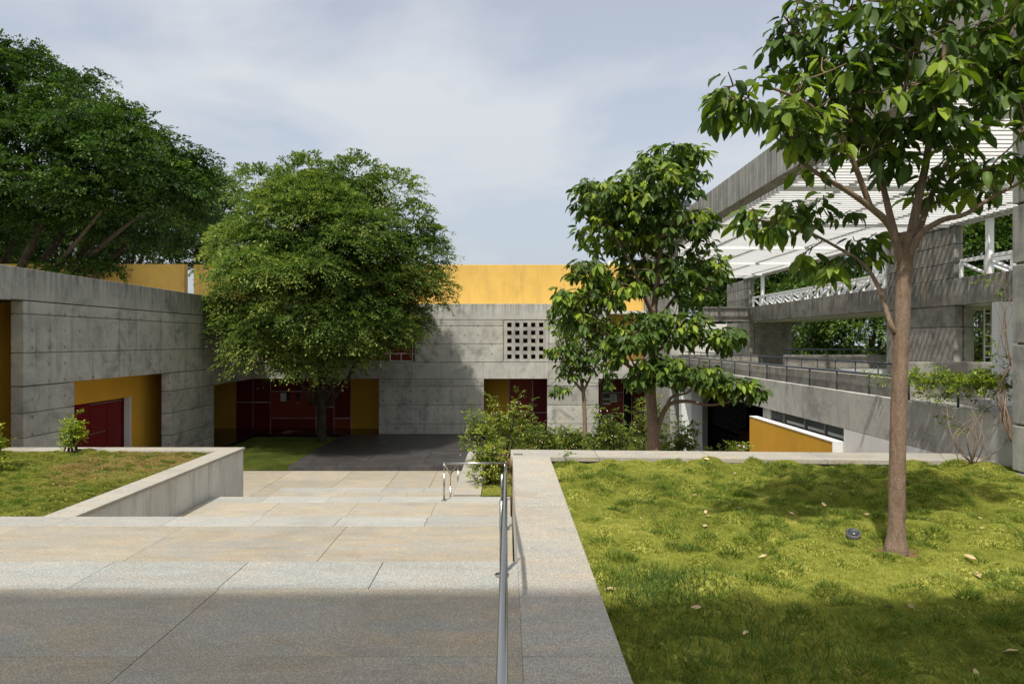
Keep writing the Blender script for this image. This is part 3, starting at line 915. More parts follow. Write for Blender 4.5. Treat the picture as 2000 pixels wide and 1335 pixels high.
# undercroft below the walkway
uc = box('undercroft_floor', RX, 15.5, 12.0, 44, -3.1, -2.9, 'polished'); tag(uc, kind='structure')
box('back_wall', 15.3, 15.5, 12.0, 43.9, -2.9, -0.1, 'painted_gloom', rw)
box('end_wall', 7.4, 15.2, 40.0, 40.2, -2.9, -0.1, 'painted_gloom', rw)
V = [(7.45 + 0.56 * math.cos(math.pi / 8 + k * math.pi / 4), 27.3 + 0.56 * math.sin(math.pi / 8 + k * math.pi / 4), z) for z in (-2.95, -0.095) for k in range(8)]
mesh('column', V, [tuple(range(8))[::-1], tuple(range(8, 16))] + [(k, (k + 1) % 8, 8 + (k + 1) % 8, 8 + k) for k in range(8)], 'white', rw)
scn = empty('louvre_screen', (11.3, 34.8, -2.9)); scn.parent = rw; scn.location = Vector((11.3, 34.8, -2.9)) - base_of(rw)
for k in range(8):
    y = 32.3 + k * 0.72
    box('mullion', 11.27, 11.33, y - 0.035, y + 0.035, -2.88, -0.11, 'lead', scn)
for k in range(20):
    box('slat', 11.29, 11.33, 32.34, 37.3, -2.8 + k * 0.135, -2.735 + k * 0.135, 'lead', scn)
tag(box('counter', 9.5, 10.3, 25.6, 28.0, -2.9, -1.9, 'wood', None, 0.01), 'dark brown timber counter in the undercroft behind the yellow wall', 'counter')
# low yellow wall with white coping, window strip above it, white wall at its right
yl = box('yellow_wall', 6.72, 6.90, 14.05, 18.9, -1.56, -0.385, 'yellow_deep', rw)
box('coping_trim', 6.71, 6.93, 14.02, 18.9, -0.383, -0.362, 'white', yl)
box('coping_trim', 6.69, 6.93, 14.02, 14.047, -1.56, -0.384, 'white', yl)
box('white_wall', 6.90, 7.12, 9.09, 13.98, -3.0, -0.092, 'white', rw)
box('sill_wall', 6.95, 7.12, 14.0, 18.6, -3.0, -0.40, 'concrete_beam', rw)
ws = empty('window_strip', (7.0, 16, -0.4)); ws.parent = rw; ws.location = Vector((7.0, 16, -0.4)) - base_of(rw)
for y0, y1 in ((14.03, 15.0), (15.05, 16.0), (16.05, 17.2)):
    box('pane', 7.02, 7.03, y0 + 0.03, y1 - 0.03, -0.37, -0.115, 'glass', ws)
for y in (14.02, 15.025, 16.025, 17.225, 18.0):
    box('mullion', 6.99, 7.05, y - 0.03, y + 0.03, -0.395, -0.094, 'lead', ws)
box('frame_rail', 6.99, 7.05, 14.051, 17.99, -0.397, -0.37, 'lead', ws)
for k in range(5):
    box('louvre', 7.0, 7.04, 17.26, 17.97, -0.36 + k * 0.053, -0.335 + k * 0.053, 'lead', ws)
box('pier', 6.96, 7.1, 18.031, 18.55, -0.4, -0.094, 'concrete_beam', ws)

# railings
def railing(name, label, x, y0, y1, zr, zf, pitch, rad=0.026):
    r = thing(name, label, 'railing', (x, (y0 + y1) / 2, zf), 'grey pipe railings of the ramp')
    tubes('top_rail', [([(x, y0, zr), (x, y1, zr)], rad)], 'grey_steel', r, 8)
    n = int((y1 - y0) / pitch)
    for k in range(n + 1):
        y = y0 + 0.15 + k * (y1 - y0 - 0.3) / n
        tubes('post', [([(x, y, zf), (x, y, zr)], rad * 0.7)], 'grey_steel', r, 6)
railing('railing', 'grey pipe railing along the walkway edge above the pale concrete beam', RX + 0.07, 9.1, 28.8, 1.075, 0.682, 1.27)
railing('railing', 'second grey pipe railing on the ramp parapet behind the walkway railing', 8.58, 14.6, 33.4, 1.20, 0.72, 1.04, 0.022)
r3 = thing('railing', 'farthest grey pipe railing on the parapet between the concrete piers', 'railing', (14.7, 30.1, 1.1), 'grey pipe railings of the ramp')
tubes('top_rail', [([(12.25, 30.1, 1.34), (17.1, 30.1, 1.34)], 0.03)], 'grey_steel', r3, 8)
for k in range(9):
    tubes('post', [([(12.4 + k * 0.57, 30.1, 1.1), (12.4 + k * 0.57, 30.1, 1.34)], 0.018)], 'grey_steel', r3, 6)

# white steel trusses on the ring beam
def truss(label, y0, y1, n):
    t = thing('truss', label, 'truss', (UX + 0.17, (y0 + y1) / 2, 3.89), 'white trusses on the ring beam')
    zt, zb = 4.48, 3.95
    w = 0.055
    for xo in (0.08, 0.95):
        x = UX + 0.1 + xo
        box('chord', x - w, x + w, y0, y1, zt - w, zt + w, 'white_steel', t, 0.008)
        if xo > 0.5:
            box('chord', x - w, x + w, y0, y1, zb - w + 0.02, zb + w + 0.02, 'white_steel', t, 0.008)
        for k in range(n + 1):
            y = y0 + (y1 - y0) * k / n
            box('vertical', x - w * 0.9, x + w * 0.9, y - w, y + w, 3.892 if xo < 0.5 else 3.92, zt - w, 'white_steel', t, 0.006)
            if k < n:
                ya, yb = (y, y + (y1 - y0) / n) if k < n / 2 else (y + (y1 - y0) / n, y)
                tubes('diagonal', [([(x, ya, zt - w), (x, yb, 3.93)], 0.062)], 'white_steel', t, 4)
truss('white steel truss railing between the two upper piers', 28.3, 43.7, 13)
truss('white steel truss railing right of the nearer upper pier', 18.8, 23.7, 4)

# pergola of white slats
pg = thing('pergola', 'flat pergola of white slats spanning over the ramp on the right', 'pergola', (11.4, 26, 5.7))
n = 0
for k in range(118):
    y = 9.4 + k * 0.297
    box('slat', 7.37, UX - 0.03, y, y + 0.085, 5.80, 5.905, 'white_steel', pg)
for y in (12.05, 17.95, 23.85, 29.7, 35.65, 41.5):
    box('cross_beam', 7.365, UX - 0.025, y - 0.04 + 0.2, y + 0.04 + 0.2, 5.70, 5.797, 'white_steel', pg)
for x in (9.1, 11.1, 13.1, 15.0):
    box('purlin', x - 0.09, x + 0.09, 9.3, 44.6, 5.91, 6.05, 'lead', pg)
fl_ = thing('floodlight', 'small floodlight clamped on top of the long roof beam', 'lamp', (7.05, 27.0, 6.8))
box('bracket', 7.02, 7.10, 26.97, 27.03, 6.802, 7.0, 'lead', fl_)
box('lamp_head', 6.88, 7.24, 26.9, 27.1, 7.0, 7.28, 'lead', fl_, 0.03)
box('lens', 6.92, 7.20, 26.88, 26.899, 7.03, 7.25, 'glass', fl_)

# open stand-in for the unseen building behind; shades the foreground, lets sky light in
bb = thing('stand_in_roof', 'open roof on columns standing in for the unseen building behind the viewer, shading the near paving', 'building', (0, -5, 0))
box('roof', -18, 16, -6.5, -1.29, 10.27, 10.72, 'concrete_beam', bb)
for x in (-16, -8, 6, 14):
    box('column', x - .3, x + .3, -5.4, -4.8, -0.1, 10.265, 'concrete_beam', bb, 0.02)
# ================================================================== HANDRAIL BESIDE THE STEPS
hr = thing('handrail', 'stainless steel handrail running down beside the right planter', 'railing', (0, 4, 0))
R_ = 0.0172
xr = -0.014
zA, zB2, zC = 0.735, -0.745, -1.44
tubes('rail', [([(xr, -0.6, zA), (xr, 4.93, zA), (xr, 4.99, zA - 0.008), (xr, 5.05, zA - 0.04),
                 (xr, 9.60, zA - 0.86), (xr, 13.55, zB2 - 0.02), (xr, 13.70, zB2)], R_)], 'steel', hr, 14)
tubes('rail', [([(xr, 13.70, zB2), (-1.26, 13.70, zB2)], 0.0215)], 'steel', hr, 12)
tubes('rail', [([(-1.26, 13.70, zB2), (-1.26, 15.25, zB2 - 0.53), (-1.26, 17.6, -1.40)], 0.0215)], 'steel', hr, 12)
for (x, y, zf, zt) in [(-0.036, 0.9, 0, zA), (-0.036, 4.96, 0, zA), (xr, 8.9, Z3, zA - 0.76), (xr - 0.03, 13.62, Z2, zB2), (-1.26, 13.70, Z2, zB2), (-1.26, 15.25, Z1, zB2 - 0.53), (-1.26, 17.6, Z1, -1.40)]:
    p = tubes('post', [([(x, y, zf + 0.02), (x, y, zf + (zt - zf) * 0.74)], 0.018), ([(x, y, zf + (zt - zf) * 0.73), (x, y, zt)], 0.010)], 'steel', hr, 10)
    tubes('base_plate', [([(x, y, zf + 0.001), (x, y, zf + 0.010)], 0.052)], 'steel', p, 16)

# ================================================================== VEGETATION
def np_mesh(name, verts, loops, sizes, mat, parent=None, tint=None, smooth=False, kind=None):
    me = bpy.data.meshes.new(name)
    nv, nl, npol = len(verts), len(loops), len(sizes)
    me.vertices.add(nv)
    me.vertices.foreach_set('co', np.asarray(verts, np.float32).ravel())
    me.loops.add(nl)
    me.loops.foreach_set('vertex_index', np.asarray(loops, np.int32))
    me.polygons.add(npol)
    st = np.concatenate([[0], np.cumsum(sizes)[:-1]]).astype(np.int32)
    me.polygons.foreach_set('loop_start', st)
    if smooth:
        me.polygons.foreach_set('use_smooth', np.ones(npol, bool))
    if tint is not None:
        a = me.attributes.new('tint', 'FLOAT', 'POINT')
        a.data.foreach_set('value', np.asarray(tint, np.float32))
    me.update(calc_edges=True)
    me.materials.append(MT[mat])
    o = link(name, me, None, parent)
    if kind: o['kind'] = kind
    return o

def unit(a):
    return a / np.maximum(np.linalg.norm(a, axis=-1, keepdims=True), 1e-9)

def frames(d, nrm):
    """orthonormal frames: x along the leaf, z its normal"""
    x = unit(d)
    z = unit(nrm - x * (nrm * x).sum(-1, keepdims=True))
    y = np.cross(z, x)
    return x, y, z

BIG = np.array([(0, 0, 0), (0.30, 0, -0.02), (0.65, 0, -0.09), (1, 0, -0.24),
                (0.22, 0.36, 0.05), (0.58, 0.44, 0.0), (0.22, -0.36, 0.05), (0.58, -0.44, 0.0), (0.84, 0.25, -0.12), (0.84, -0.25, -0.12)])
BIGF = [(0, 1, 4), (1, 2, 5, 4), (2, 3, 8, 5), (0, 6, 1), (1, 6, 7, 2), (2, 7, 9, 3)]
SMALL = np.array([(0, 0, 0), (0.5, 0.5, 0.06), (1, 0, -0.1), (0.5, -0.5, 0.06)])
SMALLF = [(0, 3, 2, 1)]

def leaf_cloud(name, P, D, Nn, L, W, tint, mat, parent, shape=SMALL, faces=SMALLF, smooth=False):
    x, y, z = frames(D, Nn)
    S_ = shape
    kc = np.random.default_rng(len(P)).uniform(0.2, 1.9, len(P)) * L
    v = (P[:, None, :] + x[:, None, :] * (S_[None, :, 0:1] * L[:, None, None])
         + y[:, None, :] * (S_[None, :, 1:2] * W[:, None, None]) + z[:, None, :] * (S_[None, :, 2:3] * kc[:, None, None]))
    n, k = len(P), len(S_)
    lp = np.concatenate([np.array(f) for f in faces])
    loops = (np.arange(n)[:, None] * k + lp[None, :]).ravel()
    sizes = np.tile([len(f) for f in faces], n)
    return np_mesh(name, v.reshape(-1, 3), loops, sizes, mat, parent, np.repeat(tint, k), smooth, 'stuff')

_lv = {}
def leaf_objects(P, D, Nn, L, W, tint, mat, parent):
    """separate leaf objects that share a few meshes"""
    x, y, z = frames(D, Nn)
    b = base_of(parent)
    for i in range(len(P)):
        t = int(np.clip(tint[i] * 9.99, 0, 9))
        me = _lv.get((mat, t))
        if me is None:
            me = bpy.data.meshes.new('leaf')
            me.from_pydata([tuple(v) for v in BIG], [], BIGF)
            me.polygons.foreach_set('use_smooth', [True] * len(BIGF))
            a = me.attributes.new('tint', 'FLOAT', 'POINT')
            a.data.foreach_set('value', [(t + 0.5) / 10] * len(BIG))
            me.materials.append(MT[mat])
            _lv[(mat, t)] = me
        o = bpy.data.objects.new('leaf', me)
        C.objects.link(o)
        o.parent = parent
        p = Vector(P[i]) - b
        c_ = L[i] * (0.2 + 1.7 * ((i * 0.618) % 1.0))
        m = Matrix(((x[i][0] * L[i], y[i][0] * W[i], z[i][0] * c_, p.x),
                    (x[i][1] * L[i], y[i][1] * W[i], z[i][1] * c_, p.y),
                    (x[i][2] * L[i], y[i][2] * W[i], z[i][2] * c_, p.z), (0, 0, 0, 1)))
        o.matrix_basis = m

def smooth_path(pts, k=5):
    """Catmull-Rom through the points"""
    pts = [Vector(p) for p in pts]
    if len(pts) < 3:
        return pts
    q = [pts[0] * 2 - pts[1]] + pts + [pts[-1] * 2 - pts[-2]]
    out_ = []
    for i in range(1, len(q) - 2):
        for j in range(k):
            t = j / k
            a, b, c, d = q[i - 1], q[i], q[i + 1], q[i + 2]
            out_.append(0.5 * ((2 * b) + (c - a) * t + (2 * a - 5 * b + 4 * c - d) * t * t + (3 * b - a - 3 * c + d) * t ** 3))
    out_.append(pts[-1])
    return out_

def broad_tree(name, label, limbs, blobs, leafL, mats, n_obj, seed, droop=(0.25, 1.2), group=None, per=(5, 8), keep=None, twig=0.006, up=0.0):
    """limbs: (points, r0, r1); blobs: (centre, (rx, ry, rz), clusters): whorls of hanging leaves on twigs from the nearest limb"""
    rng = np.random.default_rng(seed)
    base = Vector(limbs[0][0][0])
    t = thing(name, label, 'tree', base, group)
    paths, samples = [], []
    for pts, r0, r1 in limbs:
        sp = smooth_path(pts, 6)
        m = len(sp)
        rad = [r0 + (r1 - r0) * (i / (m - 1)) ** 0.85 for i in range(m)]
        rad = [q * (1 + 0.07 * mnoise.noise(Vector(v) * 3.1)) for q, v in zip(rad, sp)]
        if pts is limbs[0][0]:
            rad = [q * (1 + 0.35 * math.exp(-max(0, v.z - base.z - 0.06) / 0.07)) for q, v in zip(rad, sp)]
        paths.append((sp, rad))
        if limbs.index((pts, r0, r1)) > 0:
            samples += sp[2:]
        else:
            samples += sp[int(m * 0.75):]
    SA = np.array([tuple(s) for s in samples])
    P, D, Nn, L, T = [], [], [], [], []
    tw = []
    CL = []
    for c, r, cnt in blobs:
        c, r = np.array(c), np.array(r)
        for _ in range(cnt):
            p = c + unit(rng.normal(size=3)) * rng.uniform(0.2, 1.0) ** 0.5 * r
            if keep is None or keep(p):
                CL.append(p)
    CL = np.array(CL)
    near = np.linalg.norm(CL[:, None, :] - SA[None, :, :], axis=2).min(1)
    for p in CL[np.argsort(near)]:
        if True:
            # every twig leaves the nearest limb or an earlier twig, so the crown branches outwards
            dist = np.linalg.norm(SA - p, axis=1) + 0.9 * np.clip(SA[:, 2] - p[2], 0, None)
            j = int(np.argmin(dist * rng.uniform(0.9, 1.25, len(dist))))
            s = SA[j]
            gap_ = np.linalg.norm(p - s)
            mid = s * 0.5 + p * 0.5 + np.array([0, 0, -0.06 * gap_]) + rng.normal(size=3) * 0.05 * gap_
            tw.append((smooth_path([s, mid, p], 3), np.linspace(twig * (1.0 + min(1.2, gap_ * 1.2)), twig * 0.7, 7).tolist()))
            if gap_ > 0.12:
                SA = np.concatenate([SA, mid[None, :], (0.25 * s + 0.75 * p)[None, :], (mid * 0.5 + s * 0.5)[None, :]])
            k = rng.integers(*per)
            young = rng.random() < 0.3
            a0 = rng.uniform(0, 6.28)
            outd = unit(p - s + 1e-6)
            for q in range(k):
                a = a0 + q * 6.283 / k + rng.normal() * 0.25
                dr = rng.uniform(*droop) - up
                d = np.array([math.cos(a), math.sin(a), 0]) * math.cos(dr) + np.array([0, 0, -math.sin(dr)])
                d = unit(d + outd * 0.35)
                l = leafL * rng.uniform(0.6, 1.15)
                pet = l * rng.uniform(0.15, 0.55)
                P.append(p + d * pet + rng.normal(size=3) * 0.01)
                D.append(d)
                Nn.append(np.array([0, 0, 1.0]) + rng.normal(size=3) * 0.35 + d * 0.2)
                L.append(l)
                T.append(np.clip(rng.normal(0.8 if young else 0.38, 0.13), 0, 1))
    P, D, Nn, L, T = map(np.array, (P, D, Nn, L, T))
    W = L * rng.uniform(0.78, 1.0, len(L)) * 0.56
    V, Fc = tube_geo([(a, b) for a, b in paths], 12)
    mesh('trunk', V, Fc, mats[0], t, smooth=True)
    fixed = [(a, np.interp(np.linspace(0, 1, len(a)), np.linspace(0, 1, len(b)), b).tolist()) for a, b in tw]
    V, Fc = tube_geo(fixed, 5, cap=False)
    mesh('twigs', V, Fc, mats[0], t, smooth=True, kind='stuff')
    # the leaves that show largest become single leaves, the rest one crown
    sx, sy = VX + F * P[:, 0] / P[:, 1], VY - F * (P[:, 2] - EYE) / P[:, 1]
    inside = (sx > 5) & (sx < 1995) & (sy > 5) & (sy < 1330)
    score = np.where(inside, L / P[:, 1], 0)
    order = np.argsort(-score)
    a, b = order[:n_obj], order[n_obj:]
    leaf_objects(P[a], D[a], Nn[a], L[a], W[a], T[a], mats[1], t)
    leaf_cloud('crown', P[b], D[b], Nn[b], L[b], W[b], T[b], mats[1], t, BIG, BIGF, True)
    return t

def B(px, py, Y, rx, ry, rd, n):
    """a blob of foliage seen around a photo pixel"""
    return (tuple(at(px, py, Y)), (rx / F * Y, rd, ry / F * Y), n)
def Lm(pts, r0, r1):
    return ([at(*p) for p in pts], r0, r1)

# ---- near tree on the right lawn
TY = 5.9
broad_tree('lawn_tree', 'slim brown trunked broadleaf tree rising from the right lawn, nearest of all', [
    Lm([(1750, 1080, TY), (1750, 1062, TY), (1751, 1000, TY), (1753, 880, TY), (1757, 740, TY), (1762, 600, TY), (1768, 500, TY), (1771, 455, TY)], 0.074, 0.062),
    Lm([(1763, 520, TY), (1740, 445, TY - .05), (1700, 405, TY - .12), (1650, 370, TY - .2), (1598, 340, TY - .3), (1545, 300, TY - .35), (1500, 250, TY - .4)], 0.038, 0.008),
    Lm([(1763, 520, TY), (1738, 420, TY + .1), (1716, 330, TY + .2), (1690, 240, TY + .3), (1660, 150, TY + .3), (1640, 60, TY + .4)], 0.036, 0.009),
    Lm([(1772, 500, TY), (1790, 405, TY), (1808, 320, TY + .05), (1822, 220, TY + .1), (1843, 110, TY + .1), (1850, -20, TY + .1), (1846, -160, TY)], 0.044, 0.010),
    Lm([(1770, 540, TY), (1788, 470, TY - .08), (1835, 432, TY - .15), (1885, 418, TY - .25), (1938, 385, TY - .35), (2010, 345, TY - .4), (2060, 290, TY - .4)], 0.034, 0.008),
    Lm([(1786, 480, TY), (1812, 400, TY + .2), (1848, 320, TY + .3), (1900, 250, TY + .45), (1950, 150, TY + .5), (1985, 40, TY + .5)], 0.032, 0.009),
    Lm([(1748, 650, TY), (1738, 628, TY), (1715, 560, TY + .15), (1685, 515, TY + .3), (1630, 480, TY + .45), (1560, 445, TY + .5), (1490, 430, TY + .5)], 0.026, 0.008),
    Lm([(1700, 405, TY - .12), (1672, 330, TY - .2), (1640, 260, TY - .3), (1580, 205, TY - .45), (1500, 170, TY - .55), (1440, 165, TY - .6)], 0.026, 0.007),
    Lm([(1716, 330, TY + .2), (1750, 240, TY + .3), (1770, 150, TY + .3), (1765, 40, TY + .2)], 0.026, 0.008),
    Lm([(1822, 220, TY + .1), (1798, 160, TY), (1790, 90, TY - .15), (1760, 20, TY - .3)], 0.022, 0.008),
    Lm([(1690, 240, TY + .3), (1620, 150, TY + .2), (1570, 80, TY + .1), (1530, 30, TY)], 0.022, 0.007),
], [
    B(1445, 175, TY - .6, 62, 45, .25, 17), B(1400, 205, TY - .6, 28, 25, .15, 4), B(1555, 70, TY, 60, 75, .4, 24), B(1545, 225, TY - .45, 85, 62, .4, 32),
    B(1625, 150, TY - .2, 100, 80, .6, 41), B(1700, 40, TY - .2, 120, 80, .7, 49), B(1830, 60, TY - .25, 130, 80, .7, 49),
    B(1940, 70, TY, 75, 90, .6, 35), B(1735, 180, TY - .3, 110, 70, .5, 35), B(1850, 190, TY - .4, 95, 60, .5, 30),
    B(1940, 280, TY - .3, 65, 85, .5, 20), B(1495, 425, TY + .5, 66, 30, .25, 15), B(1590, 415, TY + .5, 75, 38, .3, 13),
    B(1610, 505, TY + .5, 85, 24, .25, 11), B(1690, 470, TY + .5, 45, 40, .2, 6), B(1770, 330, TY + .2, 90, 45, .4, 9), B(1690, 300, TY, 80, 55, .4, 11),
    B(1880, 350, TY, 70, 45, .4, 11), B(1820, 270, TY - .2, 80, 40, .3, 12), B(1600, 300, TY - .3, 60, 40, .3, 6), B(1970, 170, TY - .2, 50, 70, .4, 14),
    B(1620, -60, TY, 140, 70, .8, 32), B(1820, -110, TY, 190, 90, .9, 56), B(2000, -40, TY, 110, 100, .7, 32), B(1780, -230, TY, 130, 80, .6, 27), B(2060, 180, TY, 60, 120, .6, 19),
], 0.168, ('bark_brown', 'leaf_big'), 300, 21)

# ---- broadleaf tree behind the planter coping
MY = 13.0
broad_tree('court_tree', 'tiered broadleaf tree standing behind the granite coping, right of the lattice screen', [
    Lm([(1277, 995, MY), (1277, 880, MY), (1273, 800, MY), (1271, 745, MY), (1278, 690, MY), (1276, 620, MY), (1284, 550, MY), (1291, 470, MY), (1296, 400, MY), (1302, 330, MY)], 0.135, 0.02),
    Lm([(1280, 850, MY), (1290, 818, MY), (1306, 790, MY - .1), (1340, 783, MY - .2), (1390, 790, MY - .3), (1440, 778, MY - .4), (1478, 757, MY - .5)], 0.06, 0.012),
    Lm([(1300, 800, MY - .1), (1312, 775, MY - .15), (1345, 765, MY - .3), (1365, 735, MY - .4)], 0.036, 0.012),
    Lm([(1272, 760, MY), (1250, 732, MY), (1215, 702, MY - .2), (1188, 660, MY - .3), (1160, 610, MY - .3), (1135, 575, MY - .3)], 0.055, 0.014),
    Lm([(1277, 620, MY), (1255, 570, MY - .1), (1235, 520, MY - .2), (1200, 460, MY - .3), (1170, 410, MY - .3)], 0.05, 0.014),
    Lm([(1278, 640, MY), (1310, 590, MY + .2), (1345, 545, MY + .2), (1375, 500, MY + .2)], 0.04, 0.012),
    Lm([(1276, 690, MY), (1310, 670, MY - .2), (1360, 665, MY - .4), (1420, 660, MY - .5), (1455, 655, MY - .5)], 0.035, 0.01),
    Lm([(1291, 470, MY), (1320, 420, MY), (1345, 370, MY - .1), (1365, 320, MY - .1)], 0.03, 0.01),
    Lm([(1284, 550, MY), (1240, 470, MY + .3), (1215, 400, MY + .4), (1180, 350, MY + .3)], 0.032, 0.01),
    Lm([(1245, 728, MY), (1230, 690, MY - .4), (1235, 650, MY - .6)], 0.02, 0.008),
], [
    B(1305, 305, MY, 80, 26, .6, 62), B(1290, 350, MY - .2, 95, 40, .8, 94), B(1180, 380, MY - .2, 66, 36, .7, 64), B(1240, 400, MY - .1, 100, 50, .9, 108),
    B(1190, 445, MY, 78, 45, .8, 70), B(1300, 440, MY, 76, 50, .9, 81), B(1150, 525, MY - .2, 42, 24, .5, 29), B(1120, 580, MY - .3, 46, 26, .5, 40),
    B(1190, 560, MY - .2, 66, 30, .6, 43), B(1365, 430, MY, 32, 34, .4, 24), B(1370, 515, MY + .2, 52, 48, .6, 56), B(1290, 530, MY, 76, 40, .7, 48),
    B(1150, 615, MY - .3, 56, 40, .5, 43), B(1235, 655, MY - .6, 60, 26, .5, 45), B(1270, 620, MY - .4, 50, 26, .5, 27), B(1335, 635, MY - .3, 56, 36, .5, 48),
    B(1415, 655, MY - .5, 46, 18, .4, 32), B(1340, 300, MY, 40, 24, .4, 21), B(1285, 712, MY - .6, 52, 22, .4, 45), B(1250, 735, MY - .5, 34, 18, .3, 16),
    B(1350, 725, MY - .5, 60, 22, .5, 45), B(1425, 748, MY - .5, 56, 20, .4, 45), B(1465, 760, MY - .5, 26, 14, .25, 16), B(1200, 690, MY - .4, 26, 20, .3, 13), B(1340, 560, MY, 50, 40, .6, 29),
    B(1240, 480, MY + .4, 70, 50, .6, 40),
], 0.195, ('bark_brown', 'leaf_big'), 300, 22, per=(6, 10))

# ---- slender tree in front of the lattice screen
SY = 28.5
broad_tree('slender_tree', 'small slender tree with thin straight trunk before the concrete pier', [
    Lm([(1142, 886, SY), (1142, 820, SY), (1139, 765, SY), (1132, 720, SY), (1130, 660, SY), (1128, 610, SY)], 0.11, 0.03),
    Lm([(1139, 765, SY), (1115, 735, SY - .2), (1095, 700, SY - .3), (1085, 660, SY - .3)], 0.06, 0.02),
    Lm([(1139, 765, SY), (1158, 725, SY), (1172, 690, SY - .2), (1180, 650, SY - .2)], 0.06, 0.02),
    Lm([(1128, 745, SY), (1110, 765, SY - .3), (1095, 760, SY - .3)], 0.03, 0.015),
], [
    B(1125, 640, SY, 56, 44, 1.0, 80), B(1100, 690, SY - .3, 34, 30, .7, 44), B(1165, 695, SY - .2, 40, 34, .8, 54), B(1100, 610, SY, 30, 24, .7, 30), B(1178, 650, SY, 26, 30, .6, 30),
    B(1130, 690, SY, 40, 30, .8, 30), B(1092, 758, SY - .3, 26, 9, .4, 12), B(1185, 735, SY - .2, 18, 18, .4, 12), B(1120, 725, SY, 40, 16, .5, 20),
], 0.27, ('bark_brown', 'leaf_big'), 0, 23)

# ---- trees of small leaflets, built as sprays on lumps
def spray_crown(name, parent, lumps, per_area, leaf, mat, seed, flat=0.5, keep=None, tint=(0.42, 0.2), nl=26, length=0.55, shell=0.72, droop=0.35, up_above=None):
    """lumps: (centre, radii). Each spray is a drooping twig of leaflets that points outwards"""
    rng = np.random.default_rng(seed)
    Pa, Da, Na, La, Ta = [], [], [], [], []
    for c, r in lumps:
        c, r = np.array(c, float), np.array(r, float)
        area = 4 * math.pi * ((r[0] * r[1]) ** 1.6 / 3 + (r[0] * r[2]) ** 1.6 / 3 + (r[1] * r[2]) ** 1.6 / 3) ** (1 / 1.6)
        n = max(4, int(area * per_area))
        g = unit(rng.normal(size=(n, 3)))
        g[:, 2] = np.where(g[:, 2] < -0.35, -g[:, 2], g[:, 2])
        k = shell + (1.06 - shell) * rng.random(n) ** 0.6
        p = c + g * r * k[:, None]
        if keep is not None:
            m = keep(p)
            p, g = p[m], g[m]
            n = len(p)
        if n == 0:
            continue
        fl_z = np.full(n, flat) if up_above is None else np.where(p[:, 2] > up_above, 1.5, flat)
        o = unit(g / r)
        o[:, 2] *= fl_z
        o = o + rng.normal(size=(n, 3)) * 0.35
        o = unit(o)
        tt = np.clip(rng.normal(tint[0] + rng.normal() * 0.09, tint[1], n), 0, 1)
        ln = length * rng.uniform(0.6, 1.25, n)
        side = unit(np.cross(o, np.array([0, 0, 1.0])) + 1e-6)
        s = rng.random((n, nl))
        fan = rng.normal(size=(n, nl)) * 0.36
        dirv = unit(o[:, None, :] + side[:, None, :] * fan[..., None])
        pos = p[:, None, :] + dirv * (s * ln[:, None])[..., None]
        pos[..., 2] -= droop * (s ** 2) * ln[:, None]
        pos += rng.normal(size=pos.shape) * 0.03 * length
        dl = unit(dirv + rng.normal(size=pos.shape) * 0.4 + np.array([0, 0, -0.25]))
        nn = np.array([0, 0, 1.0]) + rng.normal(size=pos.shape) * 0.3
        Pa.append(pos.reshape(-1, 3)); Da.append(dl.reshape(-1, 3)); Na.append(nn.reshape(-1, 3))
        La.append((leaf * rng.uniform(0.65, 1.3, (n, nl))).ravel())
        Ta.append(np.clip(tt[:, None] + 0.25 * (s - 0.4) + rng.normal(size=(n, nl)) * 0.1, 0, 1).ravel())
    P, D, Nn, L, T = map(np.concatenate, (Pa, Da, Na, La, Ta))
    return leaf_cloud(name, P, D, Nn, L, L * 0.5, T, mat, parent)

def lump_shell(rng, c, r, n, r0, r1, squash=0.75, lo=-0.75, sink=0.72):
    """overlapping lumps on an ellipsoid"""
    out_ = []
    i = 0
    while len(out_) < n:
        g = unit(rng.normal(size=3))
        if g[2] < lo:
            continue
        rr = rng.uniform(r0, r1)
        p = np.array(c) + g * (np.array(r) - rr * sink)
        out_.append((p, (rr, rr, rr * squash)))
    return out_

# round feathery tree in front of the doors
CYt = 31.6
rng = np.random.default_rng(5)
ct = thing('feathery_tree', 'dense round tree of feathery light green leaves before the red doors', 'tree', at(628, 858, CYt))
def W3(px, py, Y):
    return at(px, py, Y)
paths = []
tp = [W3(629, 866, CYt), W3(628, 830, CYt), W3(629, 795, CYt - .05), W3(632, 765, CYt - .1)]
paths.append((smooth_path(tp, 5), list(np.linspace(0.24, 0.20, 16))))
for tip, r in (((612, 640), .12), ((640, 620), .13), ((665, 640), .12), ((560, 600), .09), ((720, 590), .09), ((630, 480), .09), ((500, 560), .1), ((780, 540), .1), ((560, 440), .09), ((700, 440), .09)):
    st = W3(622 + (tip[0] - 622) * 0.12, 790, CYt - .05)
    e = W3(tip[0], tip[1], CYt - 2.4 + rng.uniform(-1.2, 1.0))
    md = W3(629 + (tip[0] - 629) * 0.35, 735, CYt - .4)
    sp = smooth_path([st, md, (md + e) / 2 + Vector((0, 0, 0.5)), e], 5)
    paths.append((sp, list(np.linspace(r, r * 0.25, len(sp)))))
tubes('trunk', paths, 'bark_dark', ct, 10)
cc = np.array(at(640, 542, 28.6))
lumps = lump_shell(rng, cc, (4.5, 4.1, 4.3), 58, 0.85, 1.5, 0.55, -0.8, 0.5)
